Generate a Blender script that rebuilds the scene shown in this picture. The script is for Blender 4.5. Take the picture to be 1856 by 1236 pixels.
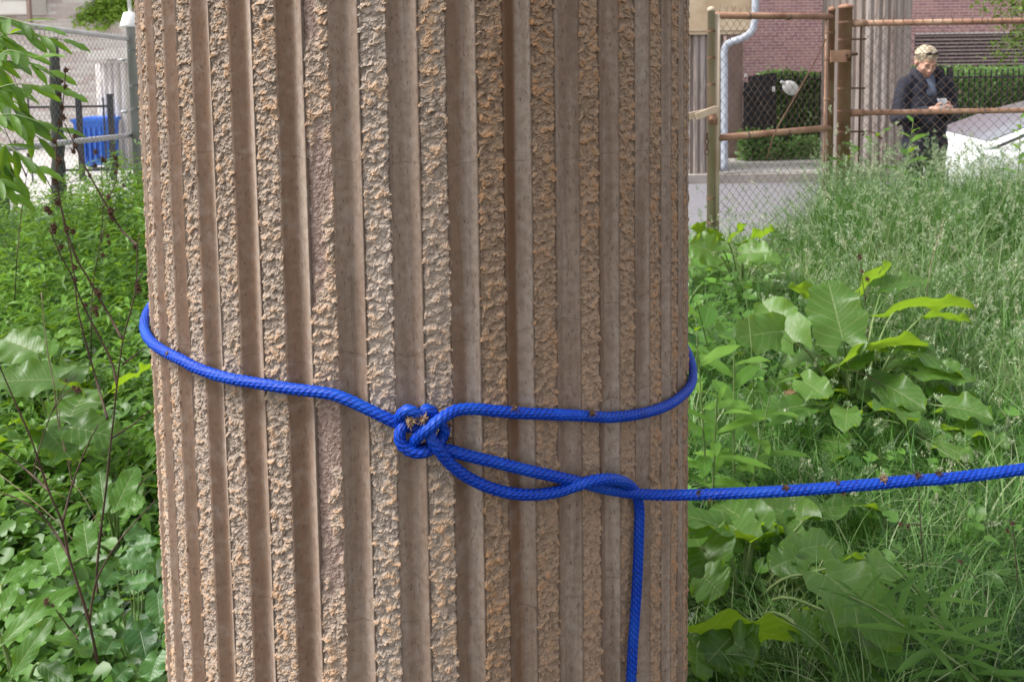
import bpy, bmesh, math, random
import numpy as np
from mathutils import Vector, Matrix

for _o in list(bpy.data.objects):
    bpy.data.objects.remove(_o, do_unlink=True)
SC = bpy.context.scene
COL = SC.collection
random.seed(7)
RNG = np.random.default_rng(7)

# ------------------------------------------------------------------ camera
PW, PH, FPX = 1856.0, 1236.0, 1547.0
CAMZ = 1.62
PITCH, ROLL = math.radians(4.6), math.radians(0.8)
PPX, PPY = 928.0, 224.0
CAM = np.array([0.0, 0.0, CAMZ])
FWD = np.array([0, math.cos(PITCH), -math.sin(PITCH)])
_r = np.array([1.0, 0, 0]); _u = np.cross(_r, FWD)
RGT = math.cos(ROLL) * _r - math.sin(ROLL) * _u
UPV = math.sin(ROLL) * _r + math.cos(ROLL) * _u
cd = bpy.data.cameras.new('camera')
cam = bpy.data.objects.new('camera', cd); COL.objects.link(cam)
cd.sensor_width = 36.0; cd.lens = FPX / PW * 36.0
cd.shift_y = -(PH / 2 - PPY) / PW
cd.clip_start = 0.02; cd.clip_end = 500
cd.dof.use_dof = True; cd.dof.focus_distance = 1.2; cd.dof.aperture_fstop = 14.0
m = Matrix.Identity(4)
for i in range(3):
    m[i][0] = RGT[i]; m[i][1] = UPV[i]; m[i][2] = -FWD[i]; m[i][3] = CAM[i]
cam.matrix_world = m
SC.camera = cam

# ------------------------------------------------------------------ light
SUN_EL = math.radians(52); SUN_AZ = math.radians(-98)      # from the left, a little behind the camera
sdir = Vector((math.sin(SUN_AZ) * math.cos(SUN_EL), math.cos(SUN_AZ) * math.cos(SUN_EL), math.sin(SUN_EL)))
w = bpy.data.worlds.new('World'); SC.world = w; w.use_nodes = True
nt = w.node_tree; nt.nodes.clear()
sky = nt.nodes.new('ShaderNodeTexSky'); sky.sky_type = 'NISHITA'; sky.sun_disc = False
sky.sun_elevation = SUN_EL; sky.sun_rotation = SUN_AZ
sky.dust_density = 1.5; sky.air_density = 1.0; sky.ozone_density = 1.0
hs = nt.nodes.new('ShaderNodeHueSaturation'); hs.inputs['Saturation'].default_value = 0.15
bg = nt.nodes.new('ShaderNodeBackground'); bg.inputs['Strength'].default_value = 0.11
wo = nt.nodes.new('ShaderNodeOutputWorld')
nt.links.new(sky.outputs[0], hs.inputs['Color']); nt.links.new(hs.outputs[0], bg.inputs['Color'])
nt.links.new(bg.outputs[0], wo.inputs[0])
sl = bpy.data.lights.new('sun', 'SUN'); sl.energy = 2.1; sl.angle = math.radians(26); sl.color = (1.0, 0.97, 0.93)
so = bpy.data.objects.new('sun', sl); COL.objects.link(so)
so.rotation_euler = sdir.to_track_quat('Z', 'Y').to_euler(); so.location = (-6, -4, 9)

SC.view_settings.view_transform = 'Standard'; SC.view_settings.look = 'None'
SC.view_settings.exposure = 1.36; SC.view_settings.gamma = 1.0
SC.view_settings.use_curve_mapping = False
SC.render.engine = 'CYCLES'
cy = SC.cycles
cy.use_denoising = True
cy.max_bounces = 6; cy.diffuse_bounces = 2; cy.glossy_bounces = 3; cy.transmission_bounces = 4; cy.transparent_max_bounces = 8
cy.caustics_reflective = False; cy.caustics_refractive = False

# ------------------------------------------------------------------ helpers
def ray(px, py):
    return FWD + (px - PPX) / FPX * RGT - (py - PPY) / FPX * UPV
def at(px, py, Y):
    """point on the vertical plane y = Y seen through a pixel of the photograph"""
    d = ray(px, py); return CAM + d * (Y / d[1])
def gnd(px, py, z=0.0):
    d = ray(px, py); return CAM + d * ((z - CAMZ) / d[2])
def proj(P):
    v = np.asarray(P, float) - CAM; z = v @ FWD
    return np.stack([PPX + FPX * (v @ RGT) / z, PPY - FPX * (v @ UPV) / z], -1)

def tag(o, label=None, cat=None, group=None, kind=None):
    if label: o['label'] = label
    if cat: o['category'] = cat
    if group: o['group'] = group
    if kind: o['kind'] = kind
    return o

def mesh(name, V, F, smooth=True, **attrs):
    V = np.asarray(V, np.float32).reshape(-1, 3)
    me = bpy.data.meshes.new(name)
    if isinstance(F, np.ndarray):
        n, k = F.shape
        me.vertices.add(len(V)); me.vertices.foreach_set('co', V.ravel())
        me.loops.add(n * k); me.loops.foreach_set('vertex_index', F.astype(np.int32).ravel())
        me.polygons.add(n); me.polygons.foreach_set('loop_start', np.arange(0, n * k, k, dtype=np.int32))
        me.update(calc_edges=True)
    else:
        me.from_pydata([tuple(map(float, v)) for v in V], [], F); me.update()
    me.polygons.foreach_set('use_smooth', np.full(len(me.polygons), bool(smooth)))
    for k, a in attrs.items():
        at_ = me.attributes.new(k, 'FLOAT', 'POINT')
        at_.data.foreach_set('value', np.asarray(a, np.float32).ravel())
    return me

def obj(name, me, mat=None, parent=None, loc=None):
    o = bpy.data.objects.new(name, me); COL.objects.link(o)
    if mat is not None and me is not None and not me.materials:
        me.materials.append(mat)
    if parent is not None: o.parent = parent
    if loc is not None: o.location = loc
    return o
def empty(name, loc=(0, 0, 0)):
    o = bpy.data.objects.new(name, None); COL.objects.link(o); o.location = loc
    o.empty_display_size = 0.1
    return o
def put(name, me, mat, parent):
    """mesh given in world coordinates, parented to an empty without rotation"""
    o = obj(name, me, mat, parent)
    o.location = (-parent.location[0], -parent.location[1], -parent.location[2])
    return o

class MB:
    """collects shapes into ONE mesh"""
    def __init__(s): s.V = []; s.F = []; s.n = 0
    def add(s, V, F):
        V = np.asarray(V, float).reshape(-1, 3)
        s.V.append(V); s.F += [tuple(int(i) + s.n for i in f) for f in F]; s.n += len(V); return s
    def box(s, lo, hi, M=None):
        x0, y0, z0 = lo; x1, y1, z1 = hi
        V = np.array([(x0,y0,z0),(x1,y0,z0),(x1,y1,z0),(x0,y1,z0),(x0,y0,z1),(x1,y0,z1),(x1,y1,z1),(x0,y1,z1)], float)
        if M is not None: V = V @ np.asarray(M)[:3,:3].T + np.asarray(M)[:3,3]
        return s.add(V, [(0,3,2,1),(4,5,6,7),(0,1,5,4),(1,2,6,5),(2,3,7,6),(3,0,4,7)])
    def tube(s, P, r, sides=8, cap=True):
        V, F = tube(P, r, sides, cap); return s.add(V, F)
    def mesh(s, name, smooth=True): return mesh(name, np.concatenate(s.V), s.F, smooth)
    def build(s, name, mat, parent=None, smooth=True):
        me = s.mesh(name, smooth)
        return put(name, me, mat, parent) if parent is not None else obj(name, me, mat)

def frames(P):
    P = np.asarray(P, float); T = np.gradient(P, axis=0)
    T /= np.linalg.norm(T, axis=1)[:, None] + 1e-12
    a = np.array([0, 0, 1.0]) if abs(T[0][2]) < 0.9 else np.array([1.0, 0, 0])
    N = np.zeros_like(P); n = np.cross(T[0], a); n /= np.linalg.norm(n)
    for i in range(len(P)):
        n = n - T[i] * (n @ T[i]); n /= np.linalg.norm(n) + 1e-12; N[i] = n
    return T, N, np.cross(T, N)
def tube(P, r, sides=8, cap=True):
    P = np.asarray(P, float); n = len(P); r = np.broadcast_to(np.asarray(r, float), (n,))
    T, N, B = frames(P)
    a = np.linspace(0, 2 * np.pi, sides, endpoint=False)
    V = P[:, None] + r[:, None, None] * (np.cos(a)[None, :, None] * N[:, None] + np.sin(a)[None, :, None] * B[:, None])
    F = [(i*sides+j, i*sides+(j+1)%sides, (i+1)*sides+(j+1)%sides, (i+1)*sides+j) for i in range(n-1) for j in range(sides)]
    if cap:
        F.append(tuple(range(sides-1, -1, -1))); F.append(tuple((n-1)*sides+j for j in range(sides)))
    return V.reshape(-1, 3), F
def spline(P, step=None, n=None):
    """Catmull-Rom through points, resampled evenly"""
    P = np.asarray(P, float)
    Q = np.vstack([2*P[0]-P[1], P, 2*P[-1]-P[-2]]); out = []
    for i in range(1, len(Q)-2):
        p0, p1, p2, p3 = Q[i-1], Q[i], Q[i+1], Q[i+2]
        t = np.linspace(0, 1, 24, endpoint=False)[:, None]
        out.append(0.5*((2*p1)+(-p0+p2)*t+(2*p0-5*p1+4*p2-p3)*t*t+(-p0+3*p1-3*p2+p3)*t**3))
    out = np.vstack(out + [P[-1:]])
    L = np.r_[0, np.cumsum(np.linalg.norm(np.diff(out, axis=0), axis=1))]
    k = n if n else max(3, int(L[-1] / step) + 1)
    s = np.linspace(0, L[-1], k)
    return np.stack([np.interp(s, L, out[:, c]) for c in range(3)], 1)

def _hash(i, j, seed):
    h = (i.astype(np.int64) * 374761393 + j.astype(np.int64) * 668265263 + seed * 974634777) & 0x7fffffff
    h = ((h ^ (h >> 13)) * 1274126177) & 0x7fffffff
    return ((h ^ (h >> 16)) & 0xffff) / 65535.0
def pn(x, y, seed=0):
    """gradient noise, about -0.7 .. 0.7"""
    xi = np.floor(x); yi = np.floor(y); fx = x - xi; fy = y - yi
    u = fx*fx*fx*(fx*(fx*6-15)+10); v = fy*fy*fy*(fy*(fy*6-15)+10)
    def g(a, b):
        an = _hash(xi+a, yi+b, seed) * 2 * np.pi
        return np.cos(an)*(fx-a) + np.sin(an)*(fy-b)
    return (g(0,0)*(1-u)+g(1,0)*u)*(1-v) + (g(0,1)*(1-u)+g(1,1)*u)*v
def worley(x, y, seed=0):
    """nearest jittered cell: its random number, offset from it, and distance gap to the next cell"""
    xi = np.floor(x); yi = np.floor(y); best = np.full(x.shape, 9.0); sec = best.copy(); rid = np.zeros(x.shape); ox = rid.copy(); oy = rid.copy(); r2 = rid.copy()
    for a in (-1, 0, 1):
        for b in (-1, 0, 1):
            cx = xi+a; cy_ = yi+b; px = cx+0.1+0.8*_hash(cx, cy_, seed); py = cy_+0.1+0.8*_hash(cx, cy_, seed+17)
            dx = x-px; dy = y-py; d = np.sqrt(dx*dx+dy*dy); nb = d < best
            sec = np.where(nb, best, np.minimum(sec, d)); best = np.where(nb, d, best)
            rid = np.where(nb, _hash(cx, cy_, seed+31), rid); r2 = np.where(nb, _hash(cx, cy_, seed+47), r2); ox = np.where(nb, dx, ox); oy = np.where(nb, dy, oy)
    return rid, r2, ox, oy, sec-best
def sstep(a, b, x):
    t = np.clip((x-a)/(b-a), 0, 1); return t*t*(3-2*t)
def grid_faces(nv, nu, off=0, close=False):
    i, j = np.meshgrid(np.arange(nv-1), np.arange(nu if close else nu-1), indexing='ij')
    j2 = (j+1) % nu
    return (np.stack([i*nu+j, i*nu+j2, (i+1)*nu+j2, (i+1)*nu+j], -1).reshape(-1, 4) + off)

# ------------------------------------------------------------------ materials
class NT:
    def __init__(s, name):
        s.m = bpy.data.materials.new(name); s.m.use_nodes = True
        s.t = s.m.node_tree; s.b = s.t.nodes['Principled BSDF']; s.out = s.t.nodes['Material Output']
    def n(s, kind, **kw):
        nd = s.t.nodes.new('ShaderNode' + kind)
        for k, v in kw.items():
            if k.startswith('i_'):
                key = k[2:]; nd.inputs[int(key) if key.isdigit() else key.replace('_', ' ')].default_value = v
            else: setattr(nd, k, v)
        return nd
    def l(s, a, b): s.t.links.new(a, b)
    def coord(s, scale=(1,1,1), out='Object'):
        tc = s.n('TexCoord'); mp = s.n('Mapping'); mp.inputs['Scale'].default_value = scale
        s.l(tc.outputs[out], mp.inputs[0]); return mp.outputs[0]
    def noise(s, vec, scale, detail=4, rough=0.55, out='Fac'):
        nd = s.n('TexNoise'); nd.inputs['Scale'].default_value = scale; nd.inputs['Detail'].default_value = detail
        nd.inputs['Roughness'].default_value = rough; s.l(vec, nd.inputs['Vector']); return nd.outputs[out]
    def ramp(s, fac, stops):
        nd = s.n('ValToRGB'); cr = nd.color_ramp
        while len(cr.elements) < len(stops): cr.elements.new(0.5)
        for e, (p, c) in zip(cr.elements, stops):
            e.position = p; e.color = (c, c, c, 1) if isinstance(c, (int, float)) else (*c, 1)
        s.l(fac, nd.inputs[0]); return nd.outputs[0]
    def mix(s, fac, a, b, blend='MIX'):
        nd = s.n('Mix', data_type='RGBA', blend_type=blend)
        for sock, v in ((nd.inputs[0], fac), (nd.inputs[6], a), (nd.inputs[7], b)):
            if hasattr(v, 'is_linked'): s.l(v, sock)
            elif isinstance(v, (int, float)): sock.default_value = v if sock.type == 'VALUE' else (v, v, v, 1)
            else: sock.default_value = (*v, 1)
        return nd.outputs[2]
    def math(s, op, a, b=0.0, c=0.0):
        nd = s.n('Math', operation=op)
        for i, v in enumerate((a, b, c)):
            if hasattr(v, 'is_linked'): s.l(v, nd.inputs[i])
            else: nd.inputs[i].default_value = v
        return nd.outputs[0]
    def attr(s, name): return s.n('Attribute', attribute_name=name).outputs['Fac']
    def bump(s, h, strength=0.5, dist=0.01, prev=None):
        nd = s.n('Bump'); nd.inputs['Strength'].default_value = strength; nd.inputs['Distance'].default_value = dist
        s.l(h, nd.inputs['Height'])
        if prev is not None: s.l(prev, nd.inputs['Normal'])
        return nd.outputs[0]
    def done(s, col=None, rough=0.7, spec=0.3, normal=None, metal=0.0, **kw):
        b = s.b
        if col is not None:
            if hasattr(col, 'is_linked'): s.l(col, b.inputs['Base Color'])
            else: b.inputs['Base Color'].default_value = (*col, 1)
        if hasattr(rough, 'is_linked'): s.l(rough, b.inputs['Roughness'])
        else: b.inputs['Roughness'].default_value = rough
        b.inputs['Specular IOR Level'].default_value = spec; b.inputs['Metallic'].default_value = metal
        if normal is not None: s.l(normal, b.inputs['Normal'])
        return s.m

def m_noisy(name, c1, c2, scale=8, rough=0.8, spec=0.25, bump=0.2, bdist=0.005, stretch=(1,1,1), metal=0.0, c3=None):
    t = NT(name); v = t.coord(stretch); f = t.noise(v, scale, 5)
    stops = [(0.32, c1), (0.68, c2)] if c3 is None else [(0.3, c1), (0.52, c2), (0.72, c3)]
    c = t.ramp(f, stops); g = t.noise(v, scale*6, 3)
    return t.done(c, rough, spec, t.bump(g, bump, bdist), metal)

def m_leaf(name, c1, c2, trans=(0.35, 0.55, 0.03), tf=0.38, rough=0.45, spec=0.35, veins=0.0, tint=True, dry=0.0):
    """leaf: diffuse + translucent; 'tint' attribute and the object's random number vary the green"""
    t = NT(name)
    if tint: f = t.attr('tint')
    else: f = t.n('ObjectInfo').outputs['Random']
    v = t.coord((1,1,1)); nz = t.noise(v, 14, 3)
    f2 = t.math('ADD', t.math('MULTIPLY', f, 0.75), t.math('MULTIPLY', nz, 0.3))
    c = t.ramp(f2, [(0.12, c1), (0.88, c2)]); tc = t.mix(0.55, trans, c)
    nrm = None
    if veins:
        lt = t.attr('lt'); ls = t.math('ABSOLUTE', t.attr('ls'))
        q = t.math('SUBTRACT', lt, t.math('MULTIPLY', ls, 0.28))
        fr = t.math('PINGPONG', t.math('MULTIPLY', q, 7.0), 0.5)
        side = t.math('SUBTRACT', 1.0, t.math('MULTIPLY', fr, 9.0), )
        side = t.math('MAXIMUM', side, 0.0)
        mid = t.math('MAXIMUM', t.math('SUBTRACT', 1.0, t.math('MULTIPLY', ls, 22.0)), 0.0)
        vm = t.math('MINIMUM', t.math('ADD', t.math('MULTIPLY', side, 0.5), mid), 1.0)
        c = t.mix(t.math('MULTIPLY', vm, veins), c, (0.30, 0.36, 0.16))
        blem = t.noise(v, 38, 5, 0.7); c = t.mix(t.ramp(blem, [(0.66, 0.0), (0.72, 0.75)]), c, (0.20, 0.15, 0.05))
        hb = t.math('SUBTRACT', t.math('MULTIPLY', t.noise(v, 55, 3), 0.9), t.math('MULTIPLY', vm, 0.5))
        nrm = t.bump(hb, 0.35, 0.004)
    t.done(c, rough, spec, nrm)
    tr = t.n('BsdfTranslucent'); t.l(tc, tr.inputs[0])
    if nrm is not None: t.l(nrm, tr.inputs['Normal'])
    mx = t.n('MixShader'); mx.inputs[0].default_value = tf
    t.l(t.b.outputs[0], mx.inputs[1]); t.l(tr.outputs[0], mx.inputs[2]); t.l(mx.outputs[0], t.out.inputs[0])
    return t.m
# ------------------------------------------------------------------ setting: ground, street, pavements
STREET_Z = -0.15
t = NT('soil'); v = t.coord()
f = t.noise(v, 3, 6); g = t.noise(v, 40, 4)
c = t.ramp(f, [(0.3, (0.035, 0.028, 0.018)), (0.55, (0.06, 0.05, 0.03)), (0.75, (0.05, 0.07, 0.025))])
M_SOIL = t.done(c, 0.95, 0.1, t.bump(g, 0.8, 0.03))
M_ASPHALT = m_noisy('asphalt', (0.17, 0.165, 0.18), (0.23, 0.22, 0.235), 30, 0.9, 0.2, 0.4, 0.004)
M_PAVE = m_noisy('pavement_concrete', (0.42, 0.40, 0.37), (0.58, 0.56, 0.53), 4, 0.9, 0.2, 0.2, 0.004)
M_KERB = m_noisy('kerb_concrete', (0.26, 0.23, 0.21), (0.40, 0.36, 0.33), 6, 0.9, 0.2)
# one terrain sheet: the lot is level at 0, the land beyond lies a little lower
xs = np.r_[-150, -80, -40, -20, np.arange(-10, 10.1, 0.5), 20, 40, 80, 150]
ys = np.r_[-60, -20, -6, np.arange(-2, 6.51, 0.4), 6.95, 7.2, 8, 12, 16, 25, 50, 100, 200]
X, Y = np.meshgrid(xs, ys)
Z = 0.018*pn(X*0.9, Y*0.9, 3) + 0.01*pn(X*2.7, Y*2.7, 4) - 0.02
Z = np.where(Y > 6.9, -0.30, Z)
o = obj('ground', mesh('ground', np.stack([X, Y, Z], -1), grid_faces(len(ys), len(xs))), M_SOIL)
tag(o, kind='structure')
def slab(name, lo, hi, mat):
    o = MB().box(lo, hi).build(name, mat, smooth=False); return tag(o, kind='structure')
slab('near_pavement', (-1.5, 6.72, -0.32), (60, 7.06, -0.02), M_PAVE)
slab('near_kerb', (-1.5, 7.06, -0.32), (60, 7.2, -0.03), M_KERB)
slab('street', (-1.5, 7.2, -0.33), (60, 11.4, STREET_Z), M_ASPHALT)
slab('far_kerb', (-1.5, 11.4, -0.32), (60, 11.56, -0.03), M_KERB)
slab('far_pavement', (-1.5, 11.56, -0.32), (60, 13.1, -0.022), M_PAVE)
slab('planting_bed', (-1.5, 13.1, -0.32), (60, 21, -0.03), M_SOIL)
slab('side_yard_pavement', (-16, 9.4, -0.32), (-1.5, 17.0, -0.02), M_PAVE)
# ------------------------------------------------------------------ the fluted column
CX, CY, CR = -0.17, 1.635, 0.5
CH = 3.0
PER, RW, RC = 9.0, 4.5, -1.55      # degrees: flute period, rib width, centre of the rib nearest the lens
def on_col(px, py, off):
    """point seen through a pixel on the cylinder 'off' metres outside the ribs"""
    R = CR + off; d = ray(px, py); o = CAM - np.array([CX, CY, 0])
    a = d[0]**2+d[1]**2; b = o[0]*d[0]+o[1]*d[1]; c = o[0]**2+o[1]**2-R*R
    q = max(b*b-a*c, 0); return CAM + d*((-b-math.sqrt(q))/a)
def col_xyz(th, r, z):
    th = np.radians(th); return np.stack([CX+r*np.sin(th), CY-r*np.cos(th), z+0*th], -1)

# smooth concrete of the flutes
t = NT('flute_concrete'); v = t.coord(); vs = t.coord((9, 9, 0.55))
big = t.noise(vs, 3.0, 5); fine = t.noise(v, 120, 3); blot = t.noise(t.coord((1, 1, 0.35)), 5, 4)
c = t.ramp(big, [(0.28, (0.21, 0.137, 0.095)), (0.42, (0.30, 0.215, 0.163)), (0.55, (0.38, 0.295, 0.236)), (0.75, (0.455, 0.375, 0.318))])
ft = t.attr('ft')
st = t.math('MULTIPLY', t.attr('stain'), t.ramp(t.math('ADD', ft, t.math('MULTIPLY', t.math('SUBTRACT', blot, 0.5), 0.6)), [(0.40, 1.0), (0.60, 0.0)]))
c = t.mix(st, c, t.mix(blot, (0.20, 0.115, 0.07), (0.27, 0.17, 0.115)))  # left halves browned: real stain, plus shade put into the colour of middle flutes
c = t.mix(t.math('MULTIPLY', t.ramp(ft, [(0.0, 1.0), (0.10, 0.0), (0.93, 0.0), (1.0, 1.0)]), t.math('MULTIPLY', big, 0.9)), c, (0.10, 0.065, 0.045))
drip = t.noise(t.coord((26, 26, 0.9)), 2.2, 4); c = t.mix(t.ramp(drip, [(0.52, 0.0), (0.70, 0.55)]), c, (0.16, 0.115, 0.085))
spot = t.noise(v, 42, 4); c = t.mix(t.ramp(spot, [(0.50, 0.0), (0.72, 0.35)]), c, (0.42, 0.375, 0.335))
rust = t.math('MULTIPLY', t.math('GREATER_THAN', t.attr('stain'), 1.1), t.ramp(t.math('ADD', ft, t.math('MULTIPLY', t.math('SUBTRACT', drip, 0.5), 0.25)), [(0.04, 0.35), (0.14, 0.95), (0.42, 0.9), (0.52, 0.0)]))
sep = t.n('SeparateXYZ'); t.l(v, sep.inputs[0]); rz = t.n('MapRange'); rz.inputs[1].default_value = 0.75; rz.inputs[2].default_value = 1.5; rz.inputs[3].default_value = 0.25; rz.inputs[4].default_value = 0.95; t.l(sep.outputs[2], rz.inputs[0])
c = t.mix(t.math('MULTIPLY', rust, rz.outputs[0]), c, (0.15, 0.068, 0.03))
speck = t.noise(t.coord((1, 1, 0.4)), 240, 3); c = t.mix(t.ramp(speck, [(0.58, 0.0), (0.68, 0.5)]), c, (0.10, 0.06, 0.04))
grain = t.noise(v, 90, 4); c = t.mix(t.ramp(grain, [(0.40, 0.35), (0.60, 0.0)]), c, (0.16, 0.11, 0.08))
pit = t.n('TexVoronoi', feature='F1'); pit.inputs['Scale'].default_value = 330
t.l(t.coord((1, 1, 0.35)), pit.inputs['Vector'])
rnd = t.n('SeparateColor'); t.l(pit.outputs['Color'], rnd.inputs[0])
pm = t.math('MULTIPLY', t.math('LESS_THAN', pit.outputs['Distance'], t.math('MULTIPLY', rnd.outputs[1], 0.34)), t.math('GREATER_THAN', rnd.outputs[0], 0.87))
c = t.mix(t.math('MULTIPLY', pm, 0.6), c, (0.07, 0.045, 0.035))
crk = t.n('TexVoronoi', feature='DISTANCE_TO_EDGE'); crk.inputs['Scale'].default_value = 2.0
wv = t.n('VectorMath', operation='ADD'); nz3 = t.n('TexNoise'); nz3.inputs['Scale'].default_value = 18
t.l(v, nz3.inputs['Vector']); sc3 = t.n('VectorMath', operation='SCALE'); sc3.inputs['Scale'].default_value = 0.05
t.l(nz3.outputs['Color'], sc3.inputs[0]); t.l(t.coord((0.12, 0.12, 1.5)), wv.inputs[0]); t.l(sc3.outputs[0], wv.inputs[1])
t.l(wv.outputs[0], crk.inputs['Vector'])
cm = t.math('LESS_THAN', crk.outputs['Distance'], 0.0022)
c = t.mix(t.math('MULTIPLY', cm, 0.3), c, (0.08, 0.05, 0.035))
h = t.math('SUBTRACT', t.math('MULTIPLY', fine, 0.6), t.math('ADD', pm, cm))
M_FLUTE = t.done(c, 0.85, 0.25, t.bump(h, 0.35, 0.0012))

# rough exposed concrete of the ribs: crust on the lumps, mortar between
t = NT('rough_rib_concrete'); v = t.coord()
rel = t.attr('relief'); f = t.noise(v, 22, 4); g = t.noise(v, 260, 4); L = t.noise(t.coord((1, 1, 0.6)), 3.5, 3)
k = t.math('ADD', t.math('MULTIPLY', rel, 0.75), t.math('MULTIPLY', t.math('SUBTRACT', f, 0.5), 1.1))
crust = t.ramp(k, [(0.08, (0.27, 0.212, 0.17)), (0.26, (0.36, 0.29, 0.235)), (0.42, (0.40, 0.288, 0.205)), (0.66, (0.41, 0.256, 0.153))])
crust = t.mix(t.ramp(L, [(0.42, 0.0), (0.66, 0.5)]), crust, (0.40, 0.325, 0.27))
crust = t.mix(t.attr('spall'), crust, t.ramp(t.noise(v, 180, 3), [(0.3, (0.20, 0.135, 0.11)), (0.6, (0.36, 0.27, 0.235)), (0.8, (0.50, 0.46, 0.45))]))
oi = t.n('ObjectInfo'); crust = t.mix(1.0, crust, oi.outputs['Color'], 'MULTIPLY')
M_RIB = t.done(crust, 0.9, 0.2, t.bump(g, 0.5, 0.0015))

column = empty('fluted_column', (CX, CY, 0))
tag(column, 'thick concrete column with smooth flutes and rough ribs, the blue rope tied round it', 'column')
zs = np.r_[np.arange(-0.3, CH+.01, 0.1)]
th, rr, ft, stn_shade = [], [], [], []
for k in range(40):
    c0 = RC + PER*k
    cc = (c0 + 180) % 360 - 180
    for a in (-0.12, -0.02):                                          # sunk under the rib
        th.append(c0 + (RW/2-0.7 if a < -0.1 else RW/2-0.2)); rr.append(CR-0.02); ft.append(0.0); stn_shade.append(0.2)
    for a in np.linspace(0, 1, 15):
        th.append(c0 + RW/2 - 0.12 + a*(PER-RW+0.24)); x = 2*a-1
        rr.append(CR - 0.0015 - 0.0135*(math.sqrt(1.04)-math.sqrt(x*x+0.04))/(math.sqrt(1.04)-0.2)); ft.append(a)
        stn_shade.append(1.25 if abs(cc-16.45) < 1 else (0.85 if -50 < cc+4.5 < -12 else (0.7 if (k % 3 == 1) else 0.3)))
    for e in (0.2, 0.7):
        th.append(c0 + PER - RW/2 + e); rr.append(CR-0.02); ft.append(1.0); stn_shade.append(0.2)
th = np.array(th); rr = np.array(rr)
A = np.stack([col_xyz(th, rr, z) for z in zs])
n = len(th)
put('shaft', mesh('shaft', A, grid_faces(len(zs), n, close=True), ft=np.tile(ft, len(zs)), stain=np.tile(stn_shade, len(zs))), M_FLUTE, column)

def rib(k):
    c0 = (RC + PER*k + 180) % 360 - 180
    front = -69 < c0 < 80
    if front: z = np.r_[np.arange(-0.3, 0.44, 0.03), np.arange(0.44, 1.74, 0.0019), np.arange(1.74, CH, 0.03)]; nu = 25
    else: z = np.arange(-0.3, CH, 0.025); nu = 7
    u = np.linspace(-1, 1, nu); U, Z = np.meshgrid(u, z)
    x = U*19.0 + 400*k; q = Z*1000                                     # millimetres
    wx = x + 7*pn(x/13, q/13, 1) + 2.5*pn(x/5, q/5, 11); wq = q + 7*pn(x/13+50, q/13, 2) + 2.5*pn(x/5+9, q/5, 12)
    n1 = pn(wx/13, wq/9.5, 5) + 0.36*pn(wx/5.6, wq/4.6, 6) + 0.04
    n2 = pn(x/4.2, q/4.2, 7); n3 = pn(x/2.1, q/2.1, 8); big = pn(x/45, q/60, 9)
    l1 = sstep(-0.18, 0.10, n1); l2 = sstep(0.12, 0.34, n1)
    lump = 0.6*l1 + 0.4*l2
    rid, r2_, ox, oy, gap = worley(wx/10.5, wq/8, 61); ridb, r2b, oxb, oyb, gapb = worley(wx/4.4+5, wq/3.8, 71)
    fac = (rid-0.5) + 1.5*(r2_-0.5)*ox - 0.9*(rid+0.3)*oy; facb = (ridb-0.5)+1.2*(r2b-0.5)*oxb - 0.7*oyb
    lump = np.clip(0.62*lump + 0.55*fac*lump + 0.14, 0, 1.15)
    d = -0.0056 + 0.0044*lump + 0.0011*facb + 0.0008*n2 + 0.0007*n3 + 0.0016*big - 0.0012*np.exp(-(gap/0.10)**2)
    hole = sstep(0.28, 0.5, pn(wx/9+31, wq/7, 14)); d = d - 0.0022*hole*(1-0.5*l2)
    rel = np.clip(0.05 + 0.75*lump + 0.35*n2 - 0.3*hole + 0.3*(ridb-.5), 0, 1)
    sp = np.zeros_like(d)
    if abs(c0+10.55) < 1:                                             # the rib with broken-out patches
        s = sstep(0.06, 0.22, pn(q/170, x/70, 23) + 0.25*pn(x/14, q/22, 24)+0.05)
        d = d*(1-s) + s*(-0.0075 + 0.0016*pn(x/6, q/6, 25) + 0.0016*pn(x/2.6, q/2.6, 26)); sp = s
    edge = sstep(0.80, 1.0, np.abs(U)); d = d - 0.0022*edge*(0.4+0.9*(1-lump))
    rag = 1 + 0.05*pn(q/9+77*k, 0*q+np.sign(U)*3, 15) + 0.03*pn(q/3.5, 0*q+np.sign(U)*5, 16)
    T = c0 + U*RW/2*1.02*np.where(np.abs(U) > 0.5, rag, 1)
    Zd = Z - 0.0028*lump*(front) + 0.0012*n2*front
    P = col_xyz(T, CR + d + 0.0012, Zd)
    # side walls going back into the flute
    Ls = col_xyz(T[:, 0] - 0.05, CR - 0.019 + 0*z, Zd[:, 0]); Rs = col_xyz(T[:, -1] + 0.05, CR - 0.019 + 0*z, Zd[:, -1])
    P = np.concatenate([Ls[:, None], P, Rs[:, None]], 1)
    pad = lambda a: np.pad(a, ((0,0),(1,1)), mode='edge')
    o = put('rib', mesh('rib', P, grid_faces(len(z), nu+2), False, relief=pad(rel), spall=pad(sp)), M_RIB, column)
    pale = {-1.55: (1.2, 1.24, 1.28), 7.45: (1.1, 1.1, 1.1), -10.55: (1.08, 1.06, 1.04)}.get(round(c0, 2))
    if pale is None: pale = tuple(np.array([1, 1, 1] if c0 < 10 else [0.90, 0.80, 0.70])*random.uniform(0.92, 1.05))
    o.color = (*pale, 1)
for k in range(40): rib(k)
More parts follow.
